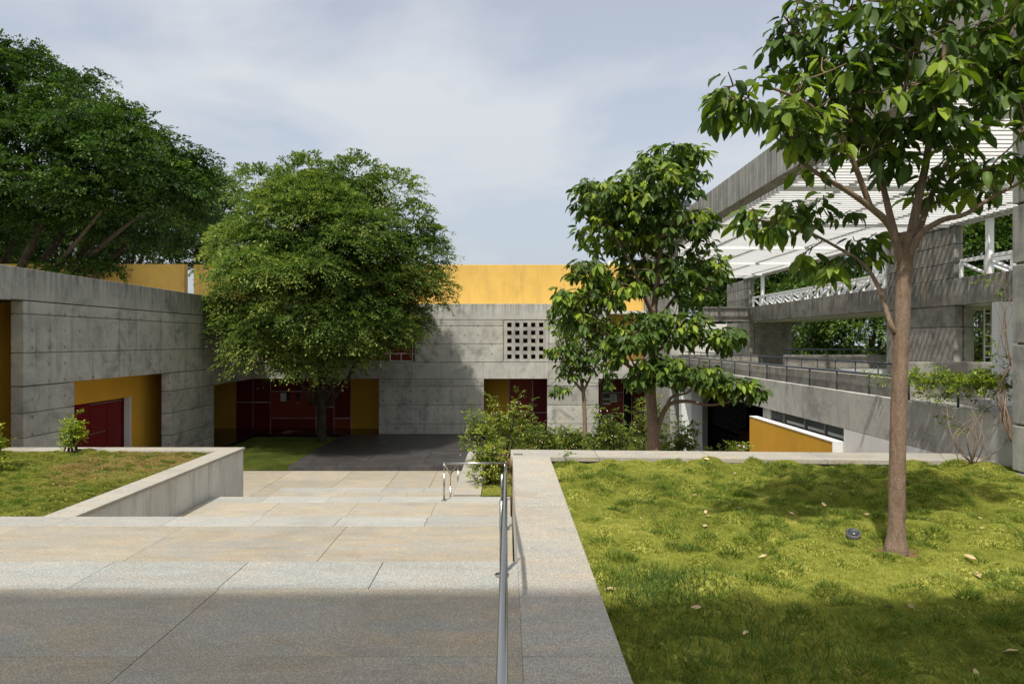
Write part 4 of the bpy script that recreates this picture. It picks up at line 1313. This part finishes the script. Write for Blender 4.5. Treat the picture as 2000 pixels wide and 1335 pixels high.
lumps += [(np.array(at(x, y, Y)), (r, r, r * .8)) for x, y, Y, r in
          [(450, 600, 28.5, 1.2), (440, 660, 28.4, 1.1), (520, 700, 27.5, 1.3), (600, 715, 27, 1.3), (690, 690, 27.5, 1.3), (850, 560, 29.5, 1.0), (840, 600, 30, 1.0), (770, 660, 29.5, 1.1),
           (500, 360, 28.8, 1.1), (590, 345, 28.5, 1.2), (700, 345, 28.5, 1.2), (780, 370, 28.8, 1.1), (450, 480, 28.6, 1.1), (830, 470, 28.8, 1.1), (425, 620, 28.5, .9), (610, 735, 26.8, .8), (480, 715, 27.6, .9), (560, 690, 28, 1.2), (650, 700, 28, 1.1), (730, 675, 28.5, 1.2), (500, 655, 28, 1.3), (640, 650, 27.4, 1.3), (800, 640, 29.5, 1.1), (570, 725, 28.5, .9), (850, 500, 28.8, 1.0), (805, 430, 28.6, 1.0), (820, 540, 29, 1.1), (690, 720, 28.8, .8)]]
outer = [(cc + (p - cc) * np.array([0.92, 1.0, 0.95]), r) for p, r in lumps]
lumps = []
lumps += lump_shell(rng, cc + np.array([0, 0.2, -0.2]), (3.0, 2.8, 3.0), 30, 1.1, 1.6, 0.8, -0.95)
lumps += lump_shell(rng, cc + np.array([0, -0.9, -1.2]), (3.3, 2.7, 2.7), 26, 0.9, 1.3, 0.6, -0.95)
lumps += lump_shell(rng, cc + np.array([0, 0.1, 0.55]), (3.3, 2.9, 3.3), 30, 0.9, 1.3, 0.65, -0.2)
def keep_ct(p):
    ok = ~((p[:, 1] > 32.6) & (p[:, 2] < 3.9)) & (p[:, 2] > -0.15)
    return ok
spray_crown('inner_crown', ct, lumps, 2.6, 0.125, 'leaf_feather', 30, 0.4, keep_ct, (0.35, 0.2), 30, 0.8, 0.7, 0.5)  # inner leaves tinted darker: shade inside the crown put into the colour
spray_crown('crown', ct, outer, 8.5, 0.115, 'leaf_feather', 31, 0.4, keep_ct, (0.5, 0.2), 30, 0.62, 0.55, 0.6, up_above=cc[2] + 1.2)

# big spreading rain tree behind the left wing
rt = thing('rain_tree', 'huge spreading dark green tree with leaning limbs behind the left wing', 'tree', (-29.6, 36, -3.1))
rng = np.random.default_rng(6)
paths = [(smooth_path([(-29.8, 36, -3.1), (-29.5, 36, -0.8), (-29.2, 35.9, 1.6)], 5), list(np.linspace(.75, .6, 11)))]
for e, r in (((140, 330, 33), .3), ((60, 290, 35), .3), ((230, 300, 35), .28), ((330, 330, 36), .24), ((300, 400, 33), .22), ((200, 410, 32), .2), ((-60, 250, 34), .3), ((120, 200, 37), .26), ((-150, 300, 34), .26), ((400, 380, 36), .16)):
    en = at(*e)
    st = Vector((-29.3, 35.9, 0.9))
    md = st * 0.6 + en * 0.4 + Vector((0.5, 0, -0.5))
    m2 = st * 0.25 + en * 0.75 + Vector((rng.normal() * .3, 0, rng.normal() * .25 - .2))
    sp = smooth_path([st, md, m2, en], 6)
    paths.append((sp, list(np.linspace(r, r * 0.3, len(sp)))))
tubes('trunk', paths, 'bark_dark', rt, 9)
def plate(px, py, Y, rx, ry, rd):
    return (np.array(at(px, py, Y)), (rx / F * Y, rd, ry / F * Y))
lumps = []
for a in [(30, 170, 37, 90, 50, 3), (-60, 130, 36, 120, 60, 3), (130, 200, 34, 80, 42, 2.5), (200, 230, 33, 80, 40, 2.5), (270, 270, 33, 75, 36, 2.4), (330, 310, 33, 70, 34, 2.2), (390, 330, 34, 42, 26, 1.8),
          (400, 380, 34, 40, 28, 1.8), (350, 370, 32.5, 70, 34, 2.2), (90, 280, 33, 110, 40, 2.6), (30, 330, 32, 90, 36, 2.4), (170, 310, 33, 90, 40, 2.4), (230, 360, 33, 80, 36, 2.2), (120, 370, 32, 100, 26, 2.0),
          (280, 410, 34, 70, 30, 2.0), (360, 430, 34, 50, 34, 2.0), (200, 410, 33, 60, 22, 1.6), (20, 240, 34, 90, 44, 2.6), (120, 250, 35, 80, 40, 2.4), (-80, 260, 33, 110, 60, 3), (-100, 380, 32, 80, 40, 2.5),
          (310, 360, 33, 60, 40, 2.0), (60, 120, 38, 50, 28, 2), (0, 110, 37, 50, 30, 2), (160, 160, 38, 50, 24, 1.8), (300, 460, 37, 60, 30, 2.0), (-20, 390, 33, 60, 22, 1.8), (180, 260, 31.5, 90, 36, 2.5), (250, 310, 31.5, 80, 36, 2.5), (300, 350, 32, 70, 32, 2.0), (60, 420, 34, 90, 30, 2.0), (170, 450, 35, 80, 30, 2.0), (10, 450, 36, 70, 30, 2.0), (395, 440, 37.5, 35, 40, 1.6)]:
    c, r = plate(*a)
    # break every plate into smaller overlapping cushions
    for _ in range(9):
        g = unit(rng.normal(size=3)) * rng.uniform(0.3, 0.85)
        s_ = rng.uniform(0.34, 0.55)
        lumps.append((c + g * np.array(r), (r[0] * s_, r[1] * s_, max(0.35, r[2] * s_ * 0.8))))
spray_crown('crown', rt, lumps, 2.7, 0.17, 'leaf_rain', 33, 0.2, None, (0.30, 0.17), 34, 0.9, 0.82, 0.4)

def bush_tree(name, label, base, cpos, rad, n, r0, r1, per_area, leaf, mat, seed, group=None, tint=(0.45, 0.2), trunk=0.2, squash=0.8):
    rg = np.random.default_rng(seed)
    t = thing(name, label, 'tree', base, group)
    b, c = Vector(base), Vector(cpos)
    P_ = [(smooth_path([b, b * .6 + c * .4, c], 4), list(np.linspace(trunk, trunk * .5, 9)))]
    for k in range(6):
        e = c + Vector(unit(rg.normal(size=3)) * np.array(rad) * 0.75)
        P_.append((smooth_path([b * .45 + c * .55, (c + e) / 2, e], 3), list(np.linspace(trunk * .5, trunk * .12, 7))))
    tubes('trunk', P_, 'bark_dark', t, 7)
    lm = lump_shell(rg, cpos, rad, n, r0, r1, squash, -0.9)
    spray_crown('crown', t, lm, per_area, leaf, mat, seed + 1, 0.4, None, tint, 16, leaf * 3.2, 0.7, 0.4)
    return t
# trees beyond the rear building, left
for i, (px, py, Y, rx, rz_, lab) in enumerate([
        (250, 440, 46, 4.5, 3.6, 'loose pale green tree directly above the left yellow parapet'),
        (400, 450, 48, 3.8, 4.0, 'pale green tree between the rain tree and the feathery tree'),
        (110, 470, 47, 4.6, 3.6, 'dark leafy tree low behind the limbs of the rain tree'),
        (-40, 450, 45, 4.5, 4.0, 'dark leafy tree at the left picture edge behind the rain tree')]):
    c = at(px, py, Y)
    bush_tree('backdrop_tree', lab, (c.x, c.y, -3.1), tuple(c), (rx, rx * .8, rz_), 34, .9, 1.5, 2.0, 0.26, 'leaf_far', 60 + 3 * i, 'trees behind the concrete buildings', (0.5, .2), .22)
c = at(165, 535, 33.6)
bush_tree('dark_shrub_tree', 'dark drooping tree top just over the left concrete parapet', (c.x, c.y, 3.1), (c.x, c.y, c.z), (1.9, 1.0, 0.9), 14, .4, .7, 4, 0.2, 'leaf_rain', 81, 'trees behind the concrete buildings', (.3, .15), .1)
# trees beyond the ramp pavilion, right
for i, (px, py, Y, rx, rz_, lab) in enumerate([
        (1400, 560, 62, 5.5, 4.0, 'green tree seen low under the pergola beside the tiered tree'),
        (1540, 545, 60, 5.5, 5.0, 'green tree behind the left half of the white truss'),
        (1660, 530, 58, 5.5, 5.5, 'green tree behind the right half of the white truss'),
        (1600, 650, 50, 4.5, 4.0, 'dark leafy tree between the two lower piers'),
        (1700, 655, 46, 3.6, 3.6, 'leafy tree just left of the nearer lower pier'),
        (1800, 480, 52, 5.0, 6.0, 'green tree behind the nearer upper pier'),
        (1930, 480, 40, 4.0, 4.2, 'green tree behind the white post at the right edge'),
        (1915, 655, 34, 2.8, 3.0, 'dark leafy tree behind the white ladder frame'),
        (2040, 500, 38, 4.0, 5.0, 'green tree behind the right edge pier')]):
    c = at(px, py, Y)
    bush_tree('garden_tree', lab, (c.x, c.y, -3.1), tuple(c), (rx, rx * .8, rz_), 34, rx * .2, rx * .36, 1.7, 0.27, 'leaf_far', 100 + 3 * i, 'trees beyond the ramp pavilion', (.42, .2), .2)

gw = tag(box('garden_wall', 12.5, 24.0, 52.0, 52.3, -3.1, 3.0, 'cement', None, 0.02), 'pale cement garden wall far behind the tower pier', 'wall')
for i, (px, py, Y, rx, rz_, lab) in enumerate([
        (1365, 640, 70, 6, 6.0, 'tree filling the gap right of the tower pier'), (1480, 640, 72, 6, 6, 'far tree behind the farther lower pier'), (1850, 620, 60, 6, 6.5, 'far dark tree between the nearer pier and the ladder frame')]):
    c = at(px, py, Y)
    bush_tree('garden_tree', lab, (c.x, c.y, -3.1), tuple(c), (rx, rx * .8, rz_), 34, rx * .2, rx * .36, 1.6, 0.3, 'leaf_far', 170 + 3 * i, 'trees beyond the ramp pavilion', (.4, .2), .2)

# ------------------------------------------------------------------ shrubs
def shrub(name, label, base, rad, n, leaf, mat, seed, flowers=0, group=None, tint=(.5, .2), per_area=22, shoots=9, nl=14):
    rg = np.random.default_rng(seed)
    t = thing(name, label, 'shrub', base, group)
    b = Vector(base)
    c = b + Vector((0, 0, rad[2] * 0.62))
    P_ = []
    lm = []
    for k in range(n):
        g = unit(rg.normal(size=3)); g[2] = abs(g[2]) * 1.0 - 0.25
        rr = rg.uniform(.16, .34) * min(rad[0], rad[1])
        p = np.array(c) + g * (np.array(rad) - rr * .6)
        p[2] = max(p[2], b.z + rr * .5)
        lm.append((p, (rr, rr, rr * .9)))
    for k in range(shoots):
        a = rg.uniform(0, 6.28)
        top = np.array(c) + np.array([math.cos(a) * rad[0] * rg.uniform(.2, .95), math.sin(a) * rad[1] * rg.uniform(.2, .9), rad[2] * rg.uniform(.7, 1.25)])
        P_.append((smooth_path([b + Vector((rg.normal() * .08, rg.normal() * .08, 0)), (b + Vector(top)) / 2 + Vector((0, 0, .12)), Vector(top)], 4), list(np.linspace(.016, .004, 9))))
        for q in (0.55, 0.72, 0.86, 1.0):
            lm.append((np.array(b) * (1 - q) + top * q + np.array([0, 0, .1 * (1 - q)]), (.10, .10, .13)))
    tubes('stems', P_, 'bark_dark', t, 5)
    spray_crown('foliage', t, lm, per_area, leaf, mat, seed + 1, 0.8, None, tint, nl, leaf * 3, 0.55, 0.2)
    if flowers:
        V, Fc = [], []
        for k in range(flowers):
            p, r = lm[rg.integers(len(lm))]
            g = unit(rg.normal(size=3)); g[1] = -abs(g[1]); g[2] = abs(g[2])
            o = np.array(p) + g * np.array(r) * 1.15
            s_ = rg.uniform(.012, .022)
            for q in range(2):
                u = unit(rg.normal(size=3)); v = unit(np.cross(u, g + .01))
                b0 = len(V)
                V += [o + u * s_, o + v * s_, o - u * s_, o - v * s_]
                Fc.append((b0, b0 + 1, b0 + 2, b0 + 3))
        mesh('flowers', V, Fc, 'petal', t, kind='stuff')
    return t
for i, (px, Y, r, lab, nfl) in enumerate([
        (985, 16.6, (.75, .7, 1.0), 'tallest leafy shrub beside the handrail corner with a long arching shoot', 40),
        (940, 17.6, (.5, .6, .75), 'shrub spilling over the pale kerb towards the granite platform', 40),
        (1050, 17.4, (.65, .7, .62), 'low shrub dotted with white flowers before the red panel wall', 60),
        (955, 15.2, (.35, .4, .45), 'small shrub at the grass corner behind the handrail', 16),
        (1115, 18.3, (.7, .7, .45), 'low shrub left of the slender trunk', 50),
        (1205, 16.8, (.75, .7, .82), 'dark leafy shrub below the postered door', 50),
        (1265, 17.4, (.55, .7, .9), 'dark leafy shrub behind the tiered tree trunk', 30),
        (1325, 16.4, (.6, .6, .65), 'shrub between the tiered tree and the white column', 50),
        (1420, 15.2, (.5, .55, .5), 'bright flowering shrub before the dark undercroft', 60)]):
    x = (px - VX) / F * Y
    shrub('flowering_shrub', lab, (x, Y, -1.55), r, 26, 0.062, 'leaf_shrub', 200 + 7 * i, nfl, 'flowering shrubs in the lower planter',
          (.62, .2) if i in (0, 3, 8) else (.42, .2))
x, Y = at(140, 870, 15.0).x, 15.0
shrub('young_shrub', 'small bright yellow green shrub on the left lawn', (x, Y, -0.79), (.17, .17, .4), 10, .06, 'leaf_vine', 301, 8, None, (.75, .15), 30, 7, 10)
x = at(-30, 900, 13.0).x
shrub('young_shrub', 'yellow green tuft at the left picture edge of the lawn', (x, 13.0, -0.79), (.3, .3, .4), 12, .07, 'leaf_vine', 305, 0, None, (.75, .15), 30, 7, 10)

# sapling on the right lawn corner
sp_ = thing('sapling', 'thin leafy sapling at the far left corner of the right lawn', 'plant', (0.83, 9.75, -0.07))
tubes('stem', [([(0.83, 9.75, -0.08), (0.84, 9.75, 0.02), (0.855, 9.74, 0.13)], [.006, .005, .003]), ([(0.84, 9.75, 0.03), (0.80, 9.73, 0.09)], [.004, .002]), ([(0.845, 9.75, 0.06), (0.92, 9.76, 0.10)], [.004, .002])], 'bark_brown', sp_, 6)
rg = np.random.default_rng(9)
n = 26
ends = np.array([(0.855, 9.74, .13), (0.80, 9.73, .09), (0.92, 9.76, .10), (.85, 9.75, .08)])
P = ends[rg.integers(4, size=n)] + rg.normal(size=(n, 3)) * .018
D = unit(rg.normal(size=(n, 3)) * np.array([1, 1, .4]))
leaf_cloud('foliage', P, D, np.array([0, 0, 1.]) + rg.normal(size=(n, 3)) * .3, rg.uniform(.05, .08, n), rg.uniform(.025, .035, n), rg.uniform(.3, .7, n), 'leaf_vine', sp_)

# creeper on the walkway railing at the right
cr = thing('creeper', 'green creeper with woody stems sprawling over the walkway railing by the right pier', 'plant', (6.6, 9.6, -0.05))
rg = np.random.default_rng(14)
P_ = []
for k in range(10):
    a = at(1895 + rg.normal() * 10, 912, 9.55)
    b = at(1890 + rg.normal() * 28, 850, 9.45 + rg.normal() * .08)
    d = at(1860 + rg.uniform(-60, 110), 775 + rg.uniform(-25, 30), 9.9 + rg.normal() * .25)
    P_.append((smooth_path([a, b, d], 6), list(np.linspace(.008, .003, 13))))
for k in range(7):
    ph = k * 0.9
    P_.append((smooth_path([at(1978 - 4, 862, 9.02), at(1962 + 8 * math.sin(ph), 812, 9.0 + .03 * k), at(1955 + 9 * math.sin(ph * 1.7 + 1.5), 770, 9.15), at(1958 + 9 * math.sin(ph * 2.3 + 3), 735, 9.2 - .03 * k), at(1975, 715, 9.0)], 6), list(np.linspace(.010, .006, 25))))
for k in range(6):
    P_.append((smooth_path([at(1975, 715, 9.0), at(1960 + rg.normal() * 10, 690 - k * 14, 9.0), at(1966 + rg.normal() * 8, 640 - k * 12, 8.98), at(1940 + k * 4, 560 + rg.normal() * 30, 9.0)], 4), list(np.linspace(.006, .002, 13))))
tubes('stems', P_, 'bark_brown', cr, 6)
lm = []
for x in np.linspace(1770, 1960, 30):
    Y = RX * F / (x - VX)
    z = 1.075
    p = np.array((RX + rg.normal() * .08, Y - 0.05, z + rg.normal() * .05 - .02))
    lm.append((p, (.12, .14, .09)))
for k in range(34):
    px, py = rg.uniform(1780, 1950), 755 + rg.normal() * 22
    lm.append((np.array(at(px, py, RX * F / (px - VX) - .15)), (.07, .07, .06)))
for px, py in ((1690, 733), (1705, 738), (1720, 736), (1732, 742), (1716, 752), (1830, 822), (1855, 828), (1872, 838), (1890, 846), (1800, 760), (1785, 735), (1935, 660), (1945, 690), (1938, 555), (1925, 550), (1948, 570), (1990, 640), (1960, 700)):
    Y = min(RX * F / (px - VX) - .12, 12.5)
    lm.append((np.array(at(px, py, Y)), (.06, .06, .06)))
spray_crown('foliage', cr, lm, 95, 0.046, 'leaf_vine', 15, 0.5, None, (.5, .22), 9, .12, .4, .3)

# ------------------------------------------------------------------ small things on the lawn
V = [(math.cos(k * math.pi / 8) * .055, math.sin(k * math.pi / 8) * .055, z) for z in (0, .03) for k in range(16)]
ul = thing('ground_light', 'round black in-ground lamp beside the trunk of the lawn tree', 'lamp', (3.07, 6.05, ground_z(3.07, 6.05)))
b0 = Vector(ul.location)
tubes('housing', [([b0 + Vector((0, 0, 0)), b0 + Vector((-.01, -.02, .055))], .062)], 'lead', ul, 18)
tubes('lens', [([b0 + Vector((-.01, -.021, .056)), b0 + Vector((-.011, -.022, .060))], .05)], 'glass', ul, 18)
DL = np.array([(0, 0, 0), (.35, .32, .06), (.7, .26, .12), (1, 0, .05), (.7, -.24, .02), (.35, -.3, .10), (.5, 0, -.02)])
DF = [(0, 1, 6), (1, 2, 6), (2, 3, 6), (3, 4, 6), (4, 5, 6), (5, 0, 6)]
me = bpy.data.meshes.new('fallen_leaf')
me.from_pydata([tuple(v) for v in DL], [], DF)
me.materials.append(MT['dry_leaf'])
spots = [(1352, 966), (1378, 990), (1379, 998), (1384, 1003), (1437, 992), (1534, 982), (1535, 990), (1540, 996), (1375, 1024), (1256, 1015), (1318, 935), (1340, 940), (1375, 950), (1437, 921), (1480, 939), (1374, 906), (1520, 912),
         (1610, 983), (1625, 968), (1653, 937), (1667, 978), (1707, 1070), (1588, 1057), (1498, 1098), (1785, 1186), (1915, 1124), (1948, 1113), (1978, 1131), (1990, 1292), (1908, 1009), (1913, 1034), (1348, 1190), (1532, 1076), (1905, 1320), (1280, 1320), (1725, 1180), (1880, 1100), (1700, 1000), (1180, 1145), (1460, 1230)]
rg = random.Random(4)
for px, py in spots:
    Y = F * (EYE + .06) / (py - VY)
    x = (px - VX) / F * Y
    o = bpy.data.objects.new('fallen_leaf', me)
    C.objects.link(o)
    o.location = (x, Y, ground_z(x, Y) + .026)
    s_ = rg.uniform(.05, .10)
    o.scale = (s_, s_ * rg.uniform(.7, 1.1), s_)
    o.rotation_euler = (rg.uniform(-.5, .5), rg.uniform(-.4, .4), rg.uniform(0, 6.28))
    tag(o, 'dry curled tan leaf lying on the right lawn', 'leaf', 'dry leaves scattered on the right lawn')

# cushions of longer grass standing out of the turf
MT['tussock'] = leafmat('tussock grass', S(72, 92, 34), S(112, 132, 46), S(176, 180, 82), 0.35)
def tussocks(label, n, x0, x1, y0, y1, fz, seed, ok):
    r = np.random.default_rng(seed)
    P, D, L, T = [], [], [], []
    for _ in range(n):
        x, y = r.uniform(x0, x1), r.uniform(y0, y1)
        if not ok(x, y):
            continue
        rad, hh = r.uniform(.05, .13), r.uniform(.035, .06)
        k = int(60 + rad * 900)
        a, q = r.uniform(0, 6.283, k), np.sqrt(r.random(k))
        px, py = x + np.cos(a) * q * rad * 1.25, y + np.sin(a) * q * rad
        z = np.array([fz(u, v) for u, v in zip(px, py)])
        P.append(np.stack([px, py, z + hh * .75 * (1 - q ** 2)], 1))
        D.append(np.stack([np.cos(a) * q * 1.1 + r.normal(size=k) * .3, np.sin(a) * q * 1.1 + r.normal(size=k) * .3, np.full(k, .8)], 1))
        L.append(hh * r.uniform(.6, 1.2, k))
        T.append(np.clip(r.normal(r.uniform(.25, .6), .14, k), 0, 1))
    P, D, L, T = map(np.concatenate, (P, D, L, T))
    o = leaf_cloud('tussock_grass', P, unit(D), r.normal(size=P.shape), L, np.full(len(L), .006), T, 'tussock', None,
                   np.array([(0, -.5, 0), (0, .5, 0), (.6, .35, .05), (1, 0, .2), (.6, -.35, .05)]), [(0, 4, 3, 2, 1)])
    tag(o, label, 'grass', kind='stuff')
tussocks('cushions of longer darker grass across the right lawn', 620, .75, 8.2, 1.6, 9.9, ground_z, 51, lambda x, y: y < 9.95 - .063 * x and abs(x) < .9 * y + .4 and (x - 3.36) ** 2 + (y - 5.9) ** 2 > .05)
tussocks('cushions of longer grass across the left lawn', 300, -12, -6.65, E3 + .15, 15.1, lambda x, y: -.79, 52, lambda x, y: True)
rgn = np.random.default_rng(77)
V, Fc = [(3.36, 5.88, ground_z(3.36, 5.9) + .02)], []
for k in range(28):
    a = k * 2 * math.pi / 28
    q = .15 * rgn.uniform(.55, 1.35)
    x, y = 3.36 + math.cos(a) * q * 1.2, 5.88 + math.sin(a) * q
    V.append((x, y, ground_z(x, y) + .004))
for k in range(28):
    Fc.append((0, 1 + k, 1 + (k + 1) % 28))
so = mesh('bare_soil', V, Fc, 'soil', None, True)
tag(so, 'patch of bare reddish soil at the foot of the lawn tree', 'soil', kind='stuff')

# taller weed clumps in the lawn
def weed(label, x, y, r, n, seed, h=.12):
    rgn = np.random.default_rng(seed)
    pts = rgn.normal(size=(n, 2)) * r * .5 + np.array([x, y])
    P = np.array([(a, b, ground_z(a, b) - .005) for a, b in pts])
    D = unit(np.concatenate([rgn.normal(size=(n, 2)) * .45, np.ones((n, 1))], 1))
    L = rgn.uniform(.5, 1.2, n) * h
    o = leaf_cloud('weed_grass', P, D, rgn.normal(size=(n, 3)), L, np.full(n, .007), rgn.uniform(.15, .6, n), 'leaf_feather', None,
                   np.array([(0, -.5, 0), (0, .5, 0), (.6, .3, .04), (1, 0, .16), (.6, -.3, .04)]), [(0, 4, 3, 2, 1)])
    tag(o, label, 'grass', kind='stuff')
weed('tuft of taller blue green grass on the sunny right lawn', 1.12, 4.95, .42, 1500, 41, .085)
weed('sparse taller grass in the shaded right lawn', 1.45, 3.9, .8, 1300, 42, .085)
weed('thin weeds near the far left corner of the right lawn', 1.95, 8.2, .5, 350, 43, .06)
